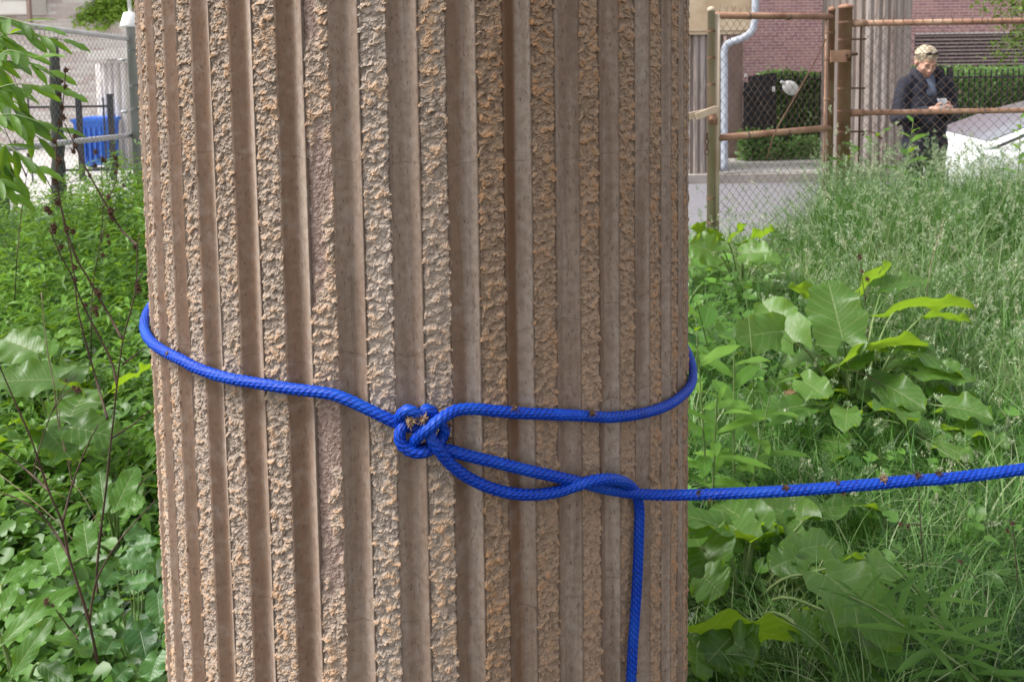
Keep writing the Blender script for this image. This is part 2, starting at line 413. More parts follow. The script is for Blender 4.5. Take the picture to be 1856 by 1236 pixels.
# ------------------------------------------------------------------ the blue rope
t = NT('blue_braided_rope'); v = t.coord()
hh = t.attr('braid'); f = t.noise(v, 40, 3); fib = t.noise(t.coord((1, 1, 1)), 900, 2)
c = t.ramp(t.math('ADD', t.math('MULTIPLY', hh, 0.8), t.math('MULTIPLY', f, 0.25)), [(0.1, (0.0005, 0.010, 0.11)), (0.6, (0.001, 0.045, 0.43)), (1.0, (0.002, 0.08, 0.60))])  # gaps between stitches darkened in the colour, standing in for their shade
c = t.mix(t.ramp(t.noise(v, 16, 4), [(0.48, 0.0), (0.70, 0.45)]), c, (0.012, 0.10, 0.50))
c = t.mix(t.ramp(t.noise(v, 34, 5, 0.7), [(0.60, 0.0), (0.75, 0.5)]), c, (0.035, 0.035, 0.10))
M_ROPE = t.done(c, 0.5, 0.3, t.bump(fib, 0.25, 0.0006))
RR = 0.0079
def rope_tube(path, step=0.0014, nphi=44):
    P = spline(path, step=step); T, N, B = frames(P)
    s = np.r_[0, np.cumsum(np.linalg.norm(np.diff(P, axis=0), axis=1))]
    ph = np.linspace(0, 2*np.pi, nphi, endpoint=False)
    S, PH_ = np.meshgrid(s, ph, indexing='ij')
    u = 11*PH_/(2*np.pi) + S/0.060
    row = np.floor(u); fu = u - row
    v_ = S/0.0092 + 0.43*row + 0.55*fu
    v_ = v_ + 0.22*pn(S/0.02, PH_*1.3, 5) ; fv = v_ - np.floor(v_)
    b = np.clip(1-(2*fu-1)**2, 0, 1)**0.7*np.clip(1-(2*fv-1)**2, 0, 1)**0.9
    r = RR - 0.0011 + 0.0016*b
    # sag of the round section: rope presses slightly flat, and is never perfectly even
    r = r*(1 + 0.03*pn(S/0.03, 0*S, 3))
    V = P[:, None] + r[..., None]*(np.cos(PH_)[..., None]*N[:, None] + np.sin(PH_)[..., None]*B[:, None])
    F = grid_faces(len(P), nphi, close=True)
    n0 = len(P)*nphi
    V = np.concatenate([V.reshape(-1, 3), P[:1], P[-1:]])
    caps = [(i, (i+1) % nphi, n0, n0) for i in range(0)]
    return V, F, np.r_[b.ravel(), 0.5, 0.5]
oc = lambda L: [on_col(*p) for p in L]
# loop: from the knot round the back of the column and home again
left = [(765,776,.0085),(738,772,.0085),(712,763,.0095),(676,746,.009),(640,729,.0085),(610,717,.0080),(580,711,.0075),(530,705,.0075),(480,697,.0075),(430,689,.0075),(390,679,.0075),(350,664,.0075),(318,647,.0075)]
Lp = oc(left)
Rp = oc([(1180,746,.0075),(1140,753,.0075),(1100,756,.0075),(1050,753,.0075),(1000,751,.0080),(950,749,.0085),(900,745,.009),(860,741,.0115),(830,743,.017),(808,753,.024),(790,766,.030),(772,780,.032),(757,793,.026),(748,806,.016),(758,813,.0085),(785,812,.0085)])
def ang(p): return math.degrees(math.atan2(p[0]-CX, -(p[1]-CY)))
Rp = [q for q in Rp]
tz = [(ang(q), q[2]) for q in Lp[-4:]] + [(-66.5, at(257, 588, 1.44)[2])]
zl, zr = tz[-1][1], at(1258, 678, 1.53)[2]
tz += [(-100, zl+.012), (-140, zl+.03), (-185, (zl+zr)/2+.05), (-230, zr+.05), (-258, zr+.016), (78.3-360, zr)] + [(ang(on_col(x_, y_, .0075))-360, on_col(x_, y_, .0075)[2]) for x_, y_ in ((1234, 718), (1212, 733), (1180, 745), (1140, 753), (1100, 756))]
tz = np.array(tz); tz3 = spline(np.c_[tz[:, 0]/100, tz[:, 1], 0*tz[:, 0]], n=160)
back = [col_xyz(np.array(a*100), CR+0.0078, np.array(z)) for a, z, _ in tz3]
Rp = Rp[3:]; back = back + Rp[:2]
Lp = Lp[:-3]
# standing line: leaves the knot, crosses the column and runs off to the right
S1 = oc([(810,815,.012),(850,826,.014),(900,838,.014),(960,853,.014),(1010,864,.014),(1060,876,.013),(1100,886,.013),(1150,894,.0165)])
S1 += [at(1210,897,1.262), at(1300,895,1.225), at(1450,888,1.20), at(1640,872,1.19), at(1856,850,1.185), np.array([1.5, 1.16, 1.13]), np.array([3.0, 1.1, 1.38])]
# tail: from the knot, over the line, behind it and down
S2 = oc([(745,760,.011),(762,748,.014),(775,743,.013),(786,752,.011),(780,772,.016),(781,793,.026),(795,815,.028),(818,842,.022),(850,866,.018),(890,884,.016),(930,894,.015),(970,896,.015),(1010,891,.016),(1045,880,.020),(1075,871,.0275),(1105,868,.0275),(1130,873,.022),(1148,886,.0085),(1156,903,.0075),(1159,930,.0080),(1158,970,.0095),(1156,1030,.0095),(1152,1100,.0095),(1147,1170,.0095),(1144,1236,.0095)])
S2 += [S2[-1] + np.array([-0.004, 0.0, -0.12]), S2[-1] + np.array([-0.002, 0.002, -0.27])]
ring = oc([(765,758,.017),(752,748,.021),(738,744,.022),(727,752,.018),(724,764,.011),(728,772,.012)])
ring2 = oc([(742,757,.012),(733,770,.018),(725,785,.022),(727,802,.024),(740,815,.025),(757,820,.025),(775,817,.023),(792,806,.015),(803,790,.009),(806,775,.011),(798,762,.011),(785,755,.009)])
parts_ = [rope_tube(Lp[::-1][:2] and Lp), rope_tube(back[:34]), rope_tube(back[33:122], 0.006, 14), rope_tube(back[121:]), rope_tube(Rp + S1[:-1]), rope_tube(S1[-2:], 0.006, 14), rope_tube(S2), rope_tube(ring), rope_tube(ring2)]
V, F, Bv, n = [], [], [], 0
for a, b, c_ in parts_:
    V.append(a); F.append(b+n); Bv.append(c_); n += len(a)
o = obj('rope', mesh('rope', np.concatenate(V), np.concatenate(F), braid=np.concatenate(Bv)), M_ROPE)
tag(o, 'bright blue braided rope knotted round the column and running off to the right', 'rope')

# dried burs and plant bits caught on the rope
M_BUR = m_noisy('dry_bur', (0.05, 0.028, 0.018), (0.16, 0.10, 0.065), 200, 0.9, 0.1)
M_BURP = m_noisy('pale_dry_bits', (0.16, 0.10, 0.06), (0.34, 0.24, 0.16), 200, 0.9, 0.1)
def bur_mesh(name, r, n=46, seed=0, core=0.55, flat=1.0):
    g = np.random.default_rng(seed); b = MB()
    for i in range(n):
        d = g.normal(size=3); d[2] *= flat; d /= np.linalg.norm(d)
        p0 = d*r*core*g.uniform(0.1, 1); p1 = d*r*g.uniform(0.75, 1.35) + g.normal(size=3)*r*0.25
        side = np.cross(d, g.normal(size=3)); side /= np.linalg.norm(side)
        w_ = r*g.uniform(0.06, 0.2)
        b.add([p0-side*w_, p0+side*w_, p1+side*w_*0.3, p1-side*w_*0.3], [(0,1,2,3)])
    s_ = 8; V_ = []
    bm = bmesh.new(); bmesh.ops.create_icosphere(bm, subdivisions=2, radius=r*core)
    V_ = np.array([v.co[:] for v in bm.verts]); V_ *= (1+0.35*g.normal(size=(len(V_), 1)))
    b.add(V_, [[v.index for v in f.verts] for f in bm.faces]); bm.free()
    return b.mesh(name, False)
burs = [(745,765,.034,.0085,1,'pale dried bur matted into the middle of the blue knot'),
        (766,760,.034,.0075,1,'pale dried bur at the upper notch of the blue knot'),
        (752,738,.022,.006,0,'dark frayed bur standing above the top of the knot'),
        (812,768,.018,.0065,0,'brown dried bur just right of the blue knot'),
        (815,797,.018,.0055,0,'dark bur wedged under the knot where two strands part'),
        (805,829,.034,.004,1,'small dry bit on the lower strand below the knot'),
        (934,737,.020,.0055,0,'dark bur on top of the upper strand, near the knot'),
        (1073,748,.020,.006,0,'dark bur on the upper strand towards the right edge of the column'),
        (303,640,.018,.004,1,'pale dry straw on the rope at the left edge of the column'),
        (1156,1222,.022,.004,1,'tiny dry bit near the lower end of the hanging tail')]
for px, py, off, r, pale, lab in burs:
    o = obj('dried_bur', bur_mesh('dried_bur', r, seed=px), M_BURP if pale else M_BUR)
    o.location = on_col(px, py, off-0.004); tag(o, lab, 'bur', 'burs caught on the rope')
line = spline(S1[7:], step=0.002)
for px, py, r, pale, lab in [(1268,893,.0065,0,'dark bur on the rope just outside the column edge'),(1286,903,.006,1,'pale bristly bit under the rope just outside the column'),
        (1424,885,.0065,0,'brown bur on the rope, second group right of the column'),(1518,874,.0035,0,'tiny bur on top of the rope midway to the frame edge'),(1528,893,.005,0,'dark bur hanging under the rope midway to the frame edge'),
        (1602,868,.007,1,'light brown bristly bur on the rope over the grass'),(1663,862,.0065,0,'dark bur sticking up from the rope, the farthest but one'),(1702,858,.005,0,'reddish bur on top of the rope nearest the right frame edge')]:
    q = proj(line); i = int(np.argmin((q[:, 0]-px)**2 + (q[:, 1]-py)**2)); d = ray(px, py)
    p = CAM + d*((line[i][1]-0.0035)/d[1])
    o = obj('dried_bur', bur_mesh('dried_bur', r, seed=px+1), M_BURP if pale else M_BUR); o.location = p
    tag(o, lab, 'bur', 'burs caught on the rope')
# ------------------------------------------------------------------ far side of the street, right of the column
def m_brick(name, cols, rough=0.85):
    t = NT(name); oi = t.n('ObjectInfo'); v = t.coord((1,1,1))
    c = t.ramp(oi.outputs['Random'], [(i/(len(cols)-1)*0.96+0.02, c) for i, c in enumerate(cols)])
    g = t.noise(v, 30, 4)
    return t.done(c, rough, 0.2, t.bump(g, 0.4, 0.004))
def m_brickstuff(name, cols):
    t = NT(name); f = t.attr('tint'); v = t.coord()
    c = t.ramp(f, [(i/(len(cols)-1)*0.96+0.02, c) for i, c in enumerate(cols)])
    g = t.noise(v, 30, 4)
    return t.done(c, 0.85, 0.2, t.bump(g, 0.4, 0.004))
RED = [(0.33, 0.17, 0.18), (0.40, 0.21, 0.21), (0.46, 0.26, 0.245), (0.36, 0.195, 0.215)]
PALE = [(0.62, 0.53, 0.50), (0.70, 0.63, 0.60), (0.76, 0.71, 0.68), (0.57, 0.46, 0.43)]  # own pale paint, lightened further to stand in for brighter light on that side
M_RED, M_REDS = m_brick('red_brick', RED), m_brickstuff('red_brick_wall', RED)
M_PALEB, M_PALES = m_brick('pale_brick', PALE), m_brickstuff('pale_brick_wall', PALE)
M_MORTAR = m_noisy('pinkish_mortar', (0.58, 0.50, 0.50), (0.66, 0.58, 0.58), 10)
M_MORTARP = m_noisy('pale_mortar', (0.55, 0.50, 0.47), (0.66, 0.62, 0.59), 10)

def brick_wall(parent, Y, x0, x1, z0, z1, holes, view, mat, smat, limit=300):
    """running-bond bricks proud of a mortar slab; those largest in the photograph are single bricks"""
    bl, bh, j, d = 0.200, 0.055, 0.014, 0.0035
    cells = []
    for r in range(int((z1-z0)/(bh+j))):
        z = z0 + r*(bh+j); off = (bl+j)/2 if r % 2 else 0.0
        for i in range(-1, int((x1-x0)/(bl+j))+1):
            a = x0 + i*(bl+j) + off; b = a + bl
            a, b = max(a, x0), min(b, x1)
            for hx0, hx1, hz0, hz1 in holes:
                if hz0-bh < z < hz1:
                    if a < hx0 < b: b = hx0
                    elif a < hx1 < b: a = hx1
                    elif a >= hx0 and b <= hx1: b = a
            if b-a > 0.03: cells.append((a, b, z))
    pts = proj(np.array([((a+b)/2, Y, z+bh/2) for a, b, z in cells]))
    inside = [any(v[0] < p[0] < v[1] and v[2] < p[1] < v[3] for v in view) for p in pts]
    single = [c for c, i in zip(cells, inside) if i][:limit]; ss = set(single)
    rest = [c for c in cells if c not in ss]
    px, py, pz = parent.location
    V0 = np.array([(0,-d,0),(1,-d,0),(1,0.02,0),(0,0.02,0),(0,-d,bh),(1,-d,bh),(1,0.02,bh),(0,0.02,bh)])
    F0 = [(4,5,6,7),(0,1,5,4),(1,2,6,5),(3,0,4,7),(0,3,2,1)]
    shared = {}
    for a, b, z in single:
        key = round(b-a, 3)
        if key not in shared:
            V = V0.copy(); V[:, 0] *= (b-a); shared[key] = mesh('brick', V, F0, False); shared[key].materials.append(mat)
        o = obj('brick', shared[key], None, parent, (a-px, Y-py+random.uniform(-.0015, .0015), z-pz))
    if rest:
        V = []; tint = []
        for a, b, z in rest:
            v = V0.copy(); v[:, 0] = v[:, 0]*(b-a)+a; v[:, 1] += Y+random.uniform(-.0015, .0015); v[:, 2] += z
            V.append(v); tint += [random.random()]*8
        n = len(rest); F = (np.array([(4,5,6,7),(0,1,5,4),(1,2,6,5),(3,0,4,7),(0,3,2,1)])[None] + 8*np.arange(n)[:, None, None]).reshape(-1, 4)
        o = put('brickwork', mesh('brickwork', np.concatenate(V), F, False, tint=tint), smat, parent); tag(o, kind='stuff')

# red brick building with a dark louvre
YB = 20.0
bld = empty('brick_building', (9.5, YB, -0.03)); tag(bld, 'red brick building with a wide dark louvre across the street', 'building')
lou = (at(1658, 60, YB)[0], 15.0, at(1750, 127, YB)[2], at(1750, 62, YB)[2])
g = MB()
for lo, hi in (((5.0, YB, -0.1), (lou[0], YB+0.4, 7)), ((15, YB, -0.1), (19, YB+0.4, 7)), ((lou[0], YB, lou[3]), (15, YB+0.4, 7)), ((lou[0], YB, -0.1), (15, YB+0.4, lou[2]))):
    g.box(lo, hi)
g.box((5.0, YB+0.401, -0.1), (19, YB+6, 7))
g.build('wall', M_MORTAR, bld, False)
brick_wall(bld, YB, 5.0, 19, 0.0, 6.9, [lou], [(1370, 1492, -5, 152), (1645, 1662, 0, 130), (1662, 1862, -5, 66)], M_RED, M_REDS)
M_LOUV = m_noisy('dark_louvre_paint', (0.20, 0.15, 0.155), (0.28, 0.22, 0.22), 4, 0.5, 0.4)
M_DARK = NT('dark_recess'); M_DARK = M_DARK.done((0.012, 0.012, 0.015), 0.9, 0.1)
lv = put('louvre_recess', MB().box((lou[0], YB+0.2, lou[2]), (15, YB+0.22, lou[3])).mesh('louvre_recess', False), M_DARK, bld)
for i in range(10):
    z = lou[2] + (i+0.5)*(lou[3]-lou[2])/10; hh = (lou[3]-lou[2])/10*0.27
    V = np.array([(lou[0], YB+0.01, z-hh), (15, YB+0.01, z-hh), (15, YB+0.05, z+hh), (lou[0], YB+0.05, z+hh)])
    V = np.concatenate([V, V+np.array([0, 0.0, 0.012])])
    put('louvre_slat', mesh('louvre_slat', V, [(0,1,2,3),(7,6,5,4),(0,4,5,1),(1,5,6,2),(2,6,7,3),(3,7,4,0)], False), M_LOUV, bld)

# other columns of the same kind
M_FARCOL = m_noisy('far_column_concrete', (0.30, 0.235, 0.20), (0.42, 0.365, 0.335), 2.5, 0.9, 0.2, 0.2, 0.006, (3, 3, 0.25))
def far_column(name, x, y, R, z0, z1, per=32, lab='', rot=0.0, mat=None):
    root = empty(name, (x, y, z0)); tag(root, lab, 'column', 'columns of the same kind standing along the street')
    n = per*10; a = np.linspace(0, 2*np.pi, n, endpoint=False); ph = (a*per/(2*np.pi)) % 1
    flute = ph > 0.5; r = np.where(flute, R-0.045*np.sin(np.pi*np.clip((ph-0.5)*2, 0, 1))**0.7-0.006, R)
    zz = np.arange(z0, z1+0.01, 0.1); A, Zz = np.meshgrid(a+rot, zz)
    rg = np.broadcast_to(r, A.shape) + np.where(np.broadcast_to(~flute, A.shape), 0.006*RNG.normal(size=A.shape), 0)
    P = np.stack([x+rg*np.sin(A), y-rg*np.cos(A), Zz], -1)
    put('shaft', mesh('shaft', P, grid_faces(len(zz), n, close=True)), mat or M_FARCOL, root)
    return root
M_TAN = m_noisy('stained_tan_concrete', (0.42, 0.30, 0.19), (0.62, 0.50, 0.36), 3, 0.9, 0.2, 0.2, 0.01)
c2 = far_column('fluted_column', at(1567, 200, 11.95)[0], 11.95, 0.57, -0.03, 6, 32, 'tall fluted concrete column across the street, behind the person and the gate post')
c3 = far_column('fluted_column', at(1240, 200, 12.05)[0], 12.05, 0.53, -0.03, at(1300, 62, 11.8)[2], 32, 'short fluted column under a tan concrete cap, left of the chain-link gate', rot=0.05)
p = at(1365, 55, 11.4)
b = MB(); b.box((p[0]-1.75, 11.45, p[2]), (p[0], 12.65, 5.0)); b.box((p[0]-1.72, 11.47, p[2]-0.05), (p[0]-0.03, 12.63, p[2]-0.001))
b.build('cap', M_TAN, c3, False)

# downpipe with its offset bend
M_PIPE = m_noisy('white_downpipe_paint', (0.36, 0.39, 0.45), (0.46, 0.49, 0.55), 6, 0.5, 0.4)
b = MB(); yp = 11.36
P = [at(1369, -160, yp), at(1369, 0, yp), at(1368, 38, yp), at(1362, 58, yp), at(1345, 70, yp+.03), at(1322, 78, yp+.1), at(1313, 90, yp+.12), at(1313, 130, yp+.12), at(1313, 300, yp+.12)]
P[-1][2] = 0.02
b.tube(spline(P, n=50), 0.048, 12)
o = obj('drainpipe', b.mesh('drainpipe'), M_PIPE); tag(o, 'white drainpipe with an offset bend beside the short far column', 'drainpipe')
# brown rendered pier behind the pipe
M_PIER = m_noisy('brown_render', (0.27, 0.19, 0.165), (0.34, 0.25, 0.22), 4, 0.9, 0.2)
a, c_ = at(1316, 200, 13.2), at(1346, 200, 13.2)
b = MB().box((a[0], 13.2, -0.05), (c_[0], 13.7, 4.4)); b.box((a[0]-0.02, 13.18, -0.05), (c_[0]+0.02, 13.72, 0.25))
o = obj('wall_pier', b.mesh('wall_pier', False), M_PIER); tag(o, 'plain brown rendered pier beside the white drainpipe', 'pier')

# black board gate with uneven tops
M_BLACK = m_noisy('black_paint', (0.012, 0.012, 0.016), (0.025, 0.025, 0.03), 8, 0.5, 0.4)
gt = empty('board_gate', (at(1376, 200, 13.1)[0], 13.1, -0.03)); tag(gt, 'black board gate with uneven tops across the street', 'gate')
edges = [1347, 1356, 1366, 1375, 1384, 1395, 1405]; tops = [149, 138, 136, 136, 134, 133]
for i in range(6):
    x0, x1 = at(edges[i], 200, 13.1)[0]+0.004, at(edges[i+1], 200, 13.1)[0]-0.004
    put('board', MB().box((x0, 13.08+0.01*(i % 2), -0.02), (x1, 13.12+0.01*(i % 2), at(1376, tops[i], 13.1)[2])).mesh('board', False), M_BLACK, gt)
put('cross_bar', MB().box((at(1347, 0, 13.06)[0], 13.05, 0.95), (at(1406, 0, 13.06)[0], 13.075, 1.02)).mesh('cross_bar', False), M_BLACK, gt)
M_WHITE = m_noisy('white_plastic', (0.82, 0.82, 0.80), (0.88, 0.88, 0.86), 6, 0.45, 0.4)
for px, py, hgt in ((1352, 137, .05), (1402, 162, .08)):
    q = at(px, py, 13.03)
    put('label_plate', MB().box((q[0]-.015, 13.02, q[2]-hgt/2), (q[0]+.022, 13.045, q[2]+hgt/2)).mesh('label_plate', False), M_WHITE, gt)

# iron fence, each bar a part
def iron_fence(name, x0, x1, y, z0, z1, lab, gap=0.1, posts=()):
    root = empty(name, ((x0+x1)/2, y, z0)); tag(root, lab, 'fence')
    bm = MB().box((-0.008, -0.008, 0), (0.008, 0.008, z1-z0)).mesh('picket', False); bm.materials.append(M_BLACK)
    n = int((x1-x0)/gap)
    for i in range(n+1):
        obj('picket', bm, None, root, (x0+i*gap-(x0+x1)/2, 0, 0))
    for z in (0.15, z1-z0-0.12):
        put('rail', MB().box((x0, y-0.015, z0+z-0.015), (x1, y+0.015, z0+z+0.015)).mesh('rail', False), M_BLACK, root)
    for xp in posts:
        put('post', MB().box((xp-0.03, y-0.03, z0), (xp+0.03, y+0.03, z1+0.03)).box((xp-0.036, y-0.036, z1+0.03), (xp+0.036, y+0.036, z1+0.045)).mesh('post', False), M_BLACK, root)
ztop = at(1450, 131, 13.15)[2]
iron_fence('iron_fence', at(1408, 0, 13.15)[0], 9.5, 13.15, -0.03, ztop, 'black iron picket fence in front of the hedge across the street', 0.085, (at(1725, 0, 13.15)[0],))

# foliage clouds
def leaf_quads(P, size, seed=0, up=0.0, tint=None, jitter=0.4):
    """one small folded leaf (two triangles pairs) at each point"""
    g = np.random.default_rng(seed); n = len(P)
    d = g.normal(size=(n, 3)); d[:, 2] = d[:, 2]*0.6 - up; d /= np.linalg.norm(d, axis=1)[:, None]
    s = np.cross(d, g.normal(size=(n, 3))); s /= np.linalg.norm(s, axis=1)[:, None]
    nn = np.cross(d, s); L = (size*(1+jitter*g.normal(size=n)).clip(0.4, 2))[:, None]
    A = P; B = P + d*L*0.45 + s*L*0.30 + nn*L*0.08; C = P + d*L; D = P + d*L*0.45 - s*L*0.30 + nn*L*0.08
    V = np.stack([A, B, C, D], 1).reshape(-1, 3); F = np.stack([np.arange(n)*4+i for i in range(4)], 1)
    if tint is None: tint = g.random(n)
    return V, F, np.repeat(tint, 4)
M_HEDGE = m_leaf('hedge_leaves', (0.07, 0.17, 0.045), (0.28, 0.46, 0.17), tf=0.35)
M_TWIG = m_noisy('brown_twig', (0.06, 0.04, 0.025), (0.12, 0.085, 0.06), 30, 0.9, 0.1)
def hedge(name, x0, x1, y0, y1, z0, z1, n, size, lab, seed=1):
    root = empty(name, ((x0+x1)/2, (y0+y1)/2, z0)); tag(root, lab, 'hedge')
    g = np.random.default_rng(seed)
    x = g.uniform(x0, x1, n); y = y0 + (y1-y0)*g.random(n)**1.6
    top = z1 + 0.10*pn(x*2.2, 0*x, seed) + 0.07*pn(x*7, 0*x, seed+1) + 0.05*g.normal(size=n)*(g.random(n) < .2)
    z = z0 + (top-z0)*g.random(n)**0.75
    dens = pn(x*3, z*3, seed+5) + 0.5*pn(x*8, z*8, seed+6)
    k = dens > -0.32; P = np.stack([x, y, z], 1)[k]
    tt = np.clip(0.45 + 0.5*dens[k] + 0.2*g.normal(size=k.sum()), 0, 1)
    V, F, T = leaf_quads(P, size, seed, 0.2, tt)
    put('foliage', mesh('foliage', V, F, True, tint=T), M_HEDGE, root)
    b = MB()
    for i in range(int((x1-x0)/0.25)):
        xx = x0+0.12+i*0.25; yy = (y0+y1)/2
        b.tube([(xx, yy, z0), (xx+g.normal()*.05, yy+g.normal()*.05, (z0+z1)/2), (xx+g.normal()*.12, yy+g.normal()*.1, z1-0.1)], [0.015, 0.01, 0.004], 5)
    b.build('stems', M_TWIG, root)
hedge('hedge', at(1407, 0, 13.3)[0], at(1500, 0, 13.3)[0], 13.3, 14.3, -0.05, 1.28, 11000, 0.06, 'leafy green hedge behind the iron fence, beside the black board gate', 3)
hedge('hedge', at(1640, 0, 13.3)[0]-0.2, 9.5, 13.3, 14.5, -0.05, 1.30, 30000, 0.06, 'long dense green hedge below the louvre, right of the person', 4)
hedge('hedge', at(1340, 0, 12.95)[0], at(1405, 0, 12.95)[0], 12.75, 13.0, -0.03, 0.42, 1500, 0.06, 'low weedy hedge growing at the foot of the black board gate', 5)
hedge('hedge', at(1405, 0, 12.95)[0], at(1492, 0, 12.95)[0], 12.8, 13.05, -0.03, 0.30, 1300, 0.05, 'low green growth at the foot of the iron fence', 6)

# white oval balloon-like thing on the fence
q = at(1433, 160, 13.0)
bm = bmesh.new(); bmesh.ops.create_uvsphere(bm, u_segments=20, v_segments=12, radius=1.0)
for v in bm.verts:
    x, y, z = v.co; x *= 0.135; z *= 0.105; y *= 0.05
    z += 0.02*(x/0.135)*0 ; v.co = (x, y, z)
V = [v.co[:] for v in bm.verts]; F = [[w.index for w in f.verts] for f in bm.faces]; bm.free()
ca, sa = math.cos(0.55), math.sin(0.55)
V = np.array(V); V = np.stack([V[:, 0]*ca+V[:, 2]*sa, V[:, 1], -V[:, 0]*sa+V[:, 2]*ca], 1)
b = MB(); b.add(V+q, F); b.tube([q+np.array([-.10, 0, .07]), q+np.array([-.125, 0, .088]), q+np.array([-.15, 0, .098])], [0.035, 0.02, 0.026], 10)
o = obj('balloon', b.mesh('balloon'), M_WHITE); tag(o, 'white oval balloon with a small neck caught on the iron fence', 'balloon')

# small tree whose branches hang into the top right corner
M_TREEL = m_leaf('tree_leaves', (0.06, 0.13, 0.02), (0.20, 0.32, 0.06), tf=0.4)
tr = empty('street_tree', (9.4, 14.2, -0.03)); tag(tr, 'slender tree with sparse leaves hanging into the top right corner', 'tree')
b = MB(); b.tube(spline([(9.4, 14.2, -0.03), (9.35, 14.2, 1.2), (9.2, 14.1, 2.6), (9.1, 14.0, 4.2)], n=20), np.linspace(.09, .04, 20), 8)
tips = []
for px, py in ((1795, 8), (1812, 25), (1780, 18), (1830, 70), (1812, 90), (1800, 100), (1840, 20), (1850, 60), (1790, -20), (1830, -20), (1856, 95), (1822, 50), (1845, 80)):
    e = at(px, py, 13.9+random.uniform(-.3, .3)); s0 = np.array([9.15, 14.05, min(3.8, e[2]+random.uniform(.3, .8))])
    P = spline([s0, (s0+e)/2+np.array([0, 0, .15]), e], n=14); b.tube(P, np.linspace(.016, .003, 14), 5); tips.append(P)
b.build('trunk', M_TWIG, tr)
g = np.random.default_rng(5); L = []
for P in tips:
    for q in P[4:]:
        L.append(q + g.normal(size=(16, 3))*0.12)
for k_ in range(30):
    L.append(np.array([9.6, 14.2, 3.6]) + g.normal(size=(60, 3))*np.array([.8, .7, .6]))
V, F, T = leaf_quads(np.concatenate(L), 0.06, 8, 0.4)
put('crown', mesh('crown', V, F, True, tint=T), M_TREEL, tr)
# ------------------------------------------------------------------ pale building and things beyond the left fence
YL = 16.0
pb = empty('pale_building', (-7.5, YL, -0.02)); tag(pb, 'pale pinkish brick building behind the left chain-link fence', 'building')
xe = at(62, 20, YL)[0]
MB().box((-14, YL, -0.1), (1.0, YL+0.4, 7)).box((-14, YL+0.401, -0.1), (1.0, YL+6, 7)).build('wall', M_MORTARP, pb, False)
brick_wall(pb, YL, -14, 1.0, 0.0, 6.9, [], [(50, 240, -5, 330)], M_PALEB, M_PALES)
M_SIDING = m_noisy('cream_siding', (0.60, 0.57, 0.53), (0.70, 0.67, 0.63), 3, 0.6, 0.3)
# projecting bay with wide boards, lower edge in view
x1, zb = at(49, 25, 15.3)[0], at(20, 26, 15.3)[2]
bay = put('bay', MB().box((x1-3, 15.35, zb+0.01), (x1-0.01, YL-0.03, 6.5)).mesh('bay', False), M_SIDING, pb)
for i in range(14):
    z = zb + i*0.235
    o = obj('siding_board', MB().box((x1-3, 15.30, z), (x1, 15.345, z+0.225)).mesh('siding_board', False), M_SIDING, bay)
put('corner_trim', MB().box((x1+0.005, 15.28, zb-0.35), (x1+0.06, 15.36, 6.5)).mesh('corner_trim', False), M_PIER, pb)
# white conduit down to the corner post
# ivy on the brick
M_IVY = m_leaf('ivy_leaves', (0.20, 0.36, 0.05), (0.42, 0.60, 0.12), tf=0.4)
iv = empty('climbing_vine', (at(200, 0, YL)[0], YL, 0)); tag(iv, 'bright green vine hanging on the pale brick wall', 'vine')
b = MB(); L = []; g = np.random.default_rng(3)
for pts in ([(236, -60), (215, 5), (180, 18), (152, 20)], [(236, -40), (225, 15), (200, 28), (185, 25)], [(230, -20), (205, 20), (195, 40), (177, 45)], [(180, 15), (160, 30), (140, 38)], [(240, -70), (190, -5), (165, 5)], [(236, -10), (228, 20), (222, 25)], [(220, -20), (200, 10), (170, 10)], [(215, 0), (205, 25), (178, 22)]):
    P = spline([at(x, y, YL-0.06) for x, y in pts], n=24); b.tube(P, 0.006, 5)
    for q in P: L.append(q + g.normal(size=(9, 3))*np.array([.07, .025, .06]))
b.build('stems', M_TWIG, iv)
V, F, T = leaf_quads(np.concatenate(L), 0.085, 4, 0.6)
put('foliage', mesh('foliage', V, F, True, tint=T), M_IVY, iv)
# far pier of the same kind, its concrete lightened to stand in for brighter light
M_LIGHTCOL = m_noisy('lightened_column_concrete', (0.56, 0.50, 0.46), (0.72, 0.68, 0.64), 2.5, 0.9, 0.2, 0.2, 0.006, (3, 3, 0.25))
cxp = at(250, 180, 13.6)[0]
c4 = far_column('fluted_column', cxp, 13.6, 0.58, -0.03, at(200, 112, 13.1)[2], 32, 'pale fluted column under a white cap, behind the left fence post', 0.02, M_LIGHTCOL)
q = at(158, 108, 12.9)
MB().box((q[0], 12.9, q[2]), (q[0]+1.9, 14.3, q[2]+0.13)).box((q[0]+.25, 13.0, q[2]-0.06), (q[0]+1.65, 14.2, q[2]-0.002)).build('cap', M_LIGHTCOL, c4, False)
# blue rubbish bin
M_BLUE = m_noisy('blue_plastic', (0.02, 0.12, 0.55), (0.035, 0.17, 0.66), 3, 0.45, 0.45)
q0, q1 = at(136, 300, 12.6), at(196, 300, 12.6); zt = at(165, 214, 12.6)[2]
bn = empty('rubbish_bin', ((q0[0]+q1[0])/2, 12.85, -0.02)); tag(bn, 'blue plastic rubbish bin standing by the pale building', 'bin')
w0 = q1[0]-q0[0]; xm = (q0[0]+q1[0])/2
V = []
for z, s in ((0.06, .80), (zt-0.09, .97), (zt-0.085, 1.0), (zt-0.06, 1.0)):
    for sx, sy in ((-1,-1),(1,-1),(1,1),(-1,1)): V.append((xm+sx*w0/2*s, 12.85+sy*0.26*s, z))
F = [(i*4+j, i*4+(j+1)%4, (i+1)*4+(j+1)%4, (i+1)*4+j) for i in range(3) for j in range(4)] + [(3,2,1,0)]
put('tub', mesh('tub', V, F, False), M_BLUE, bn)
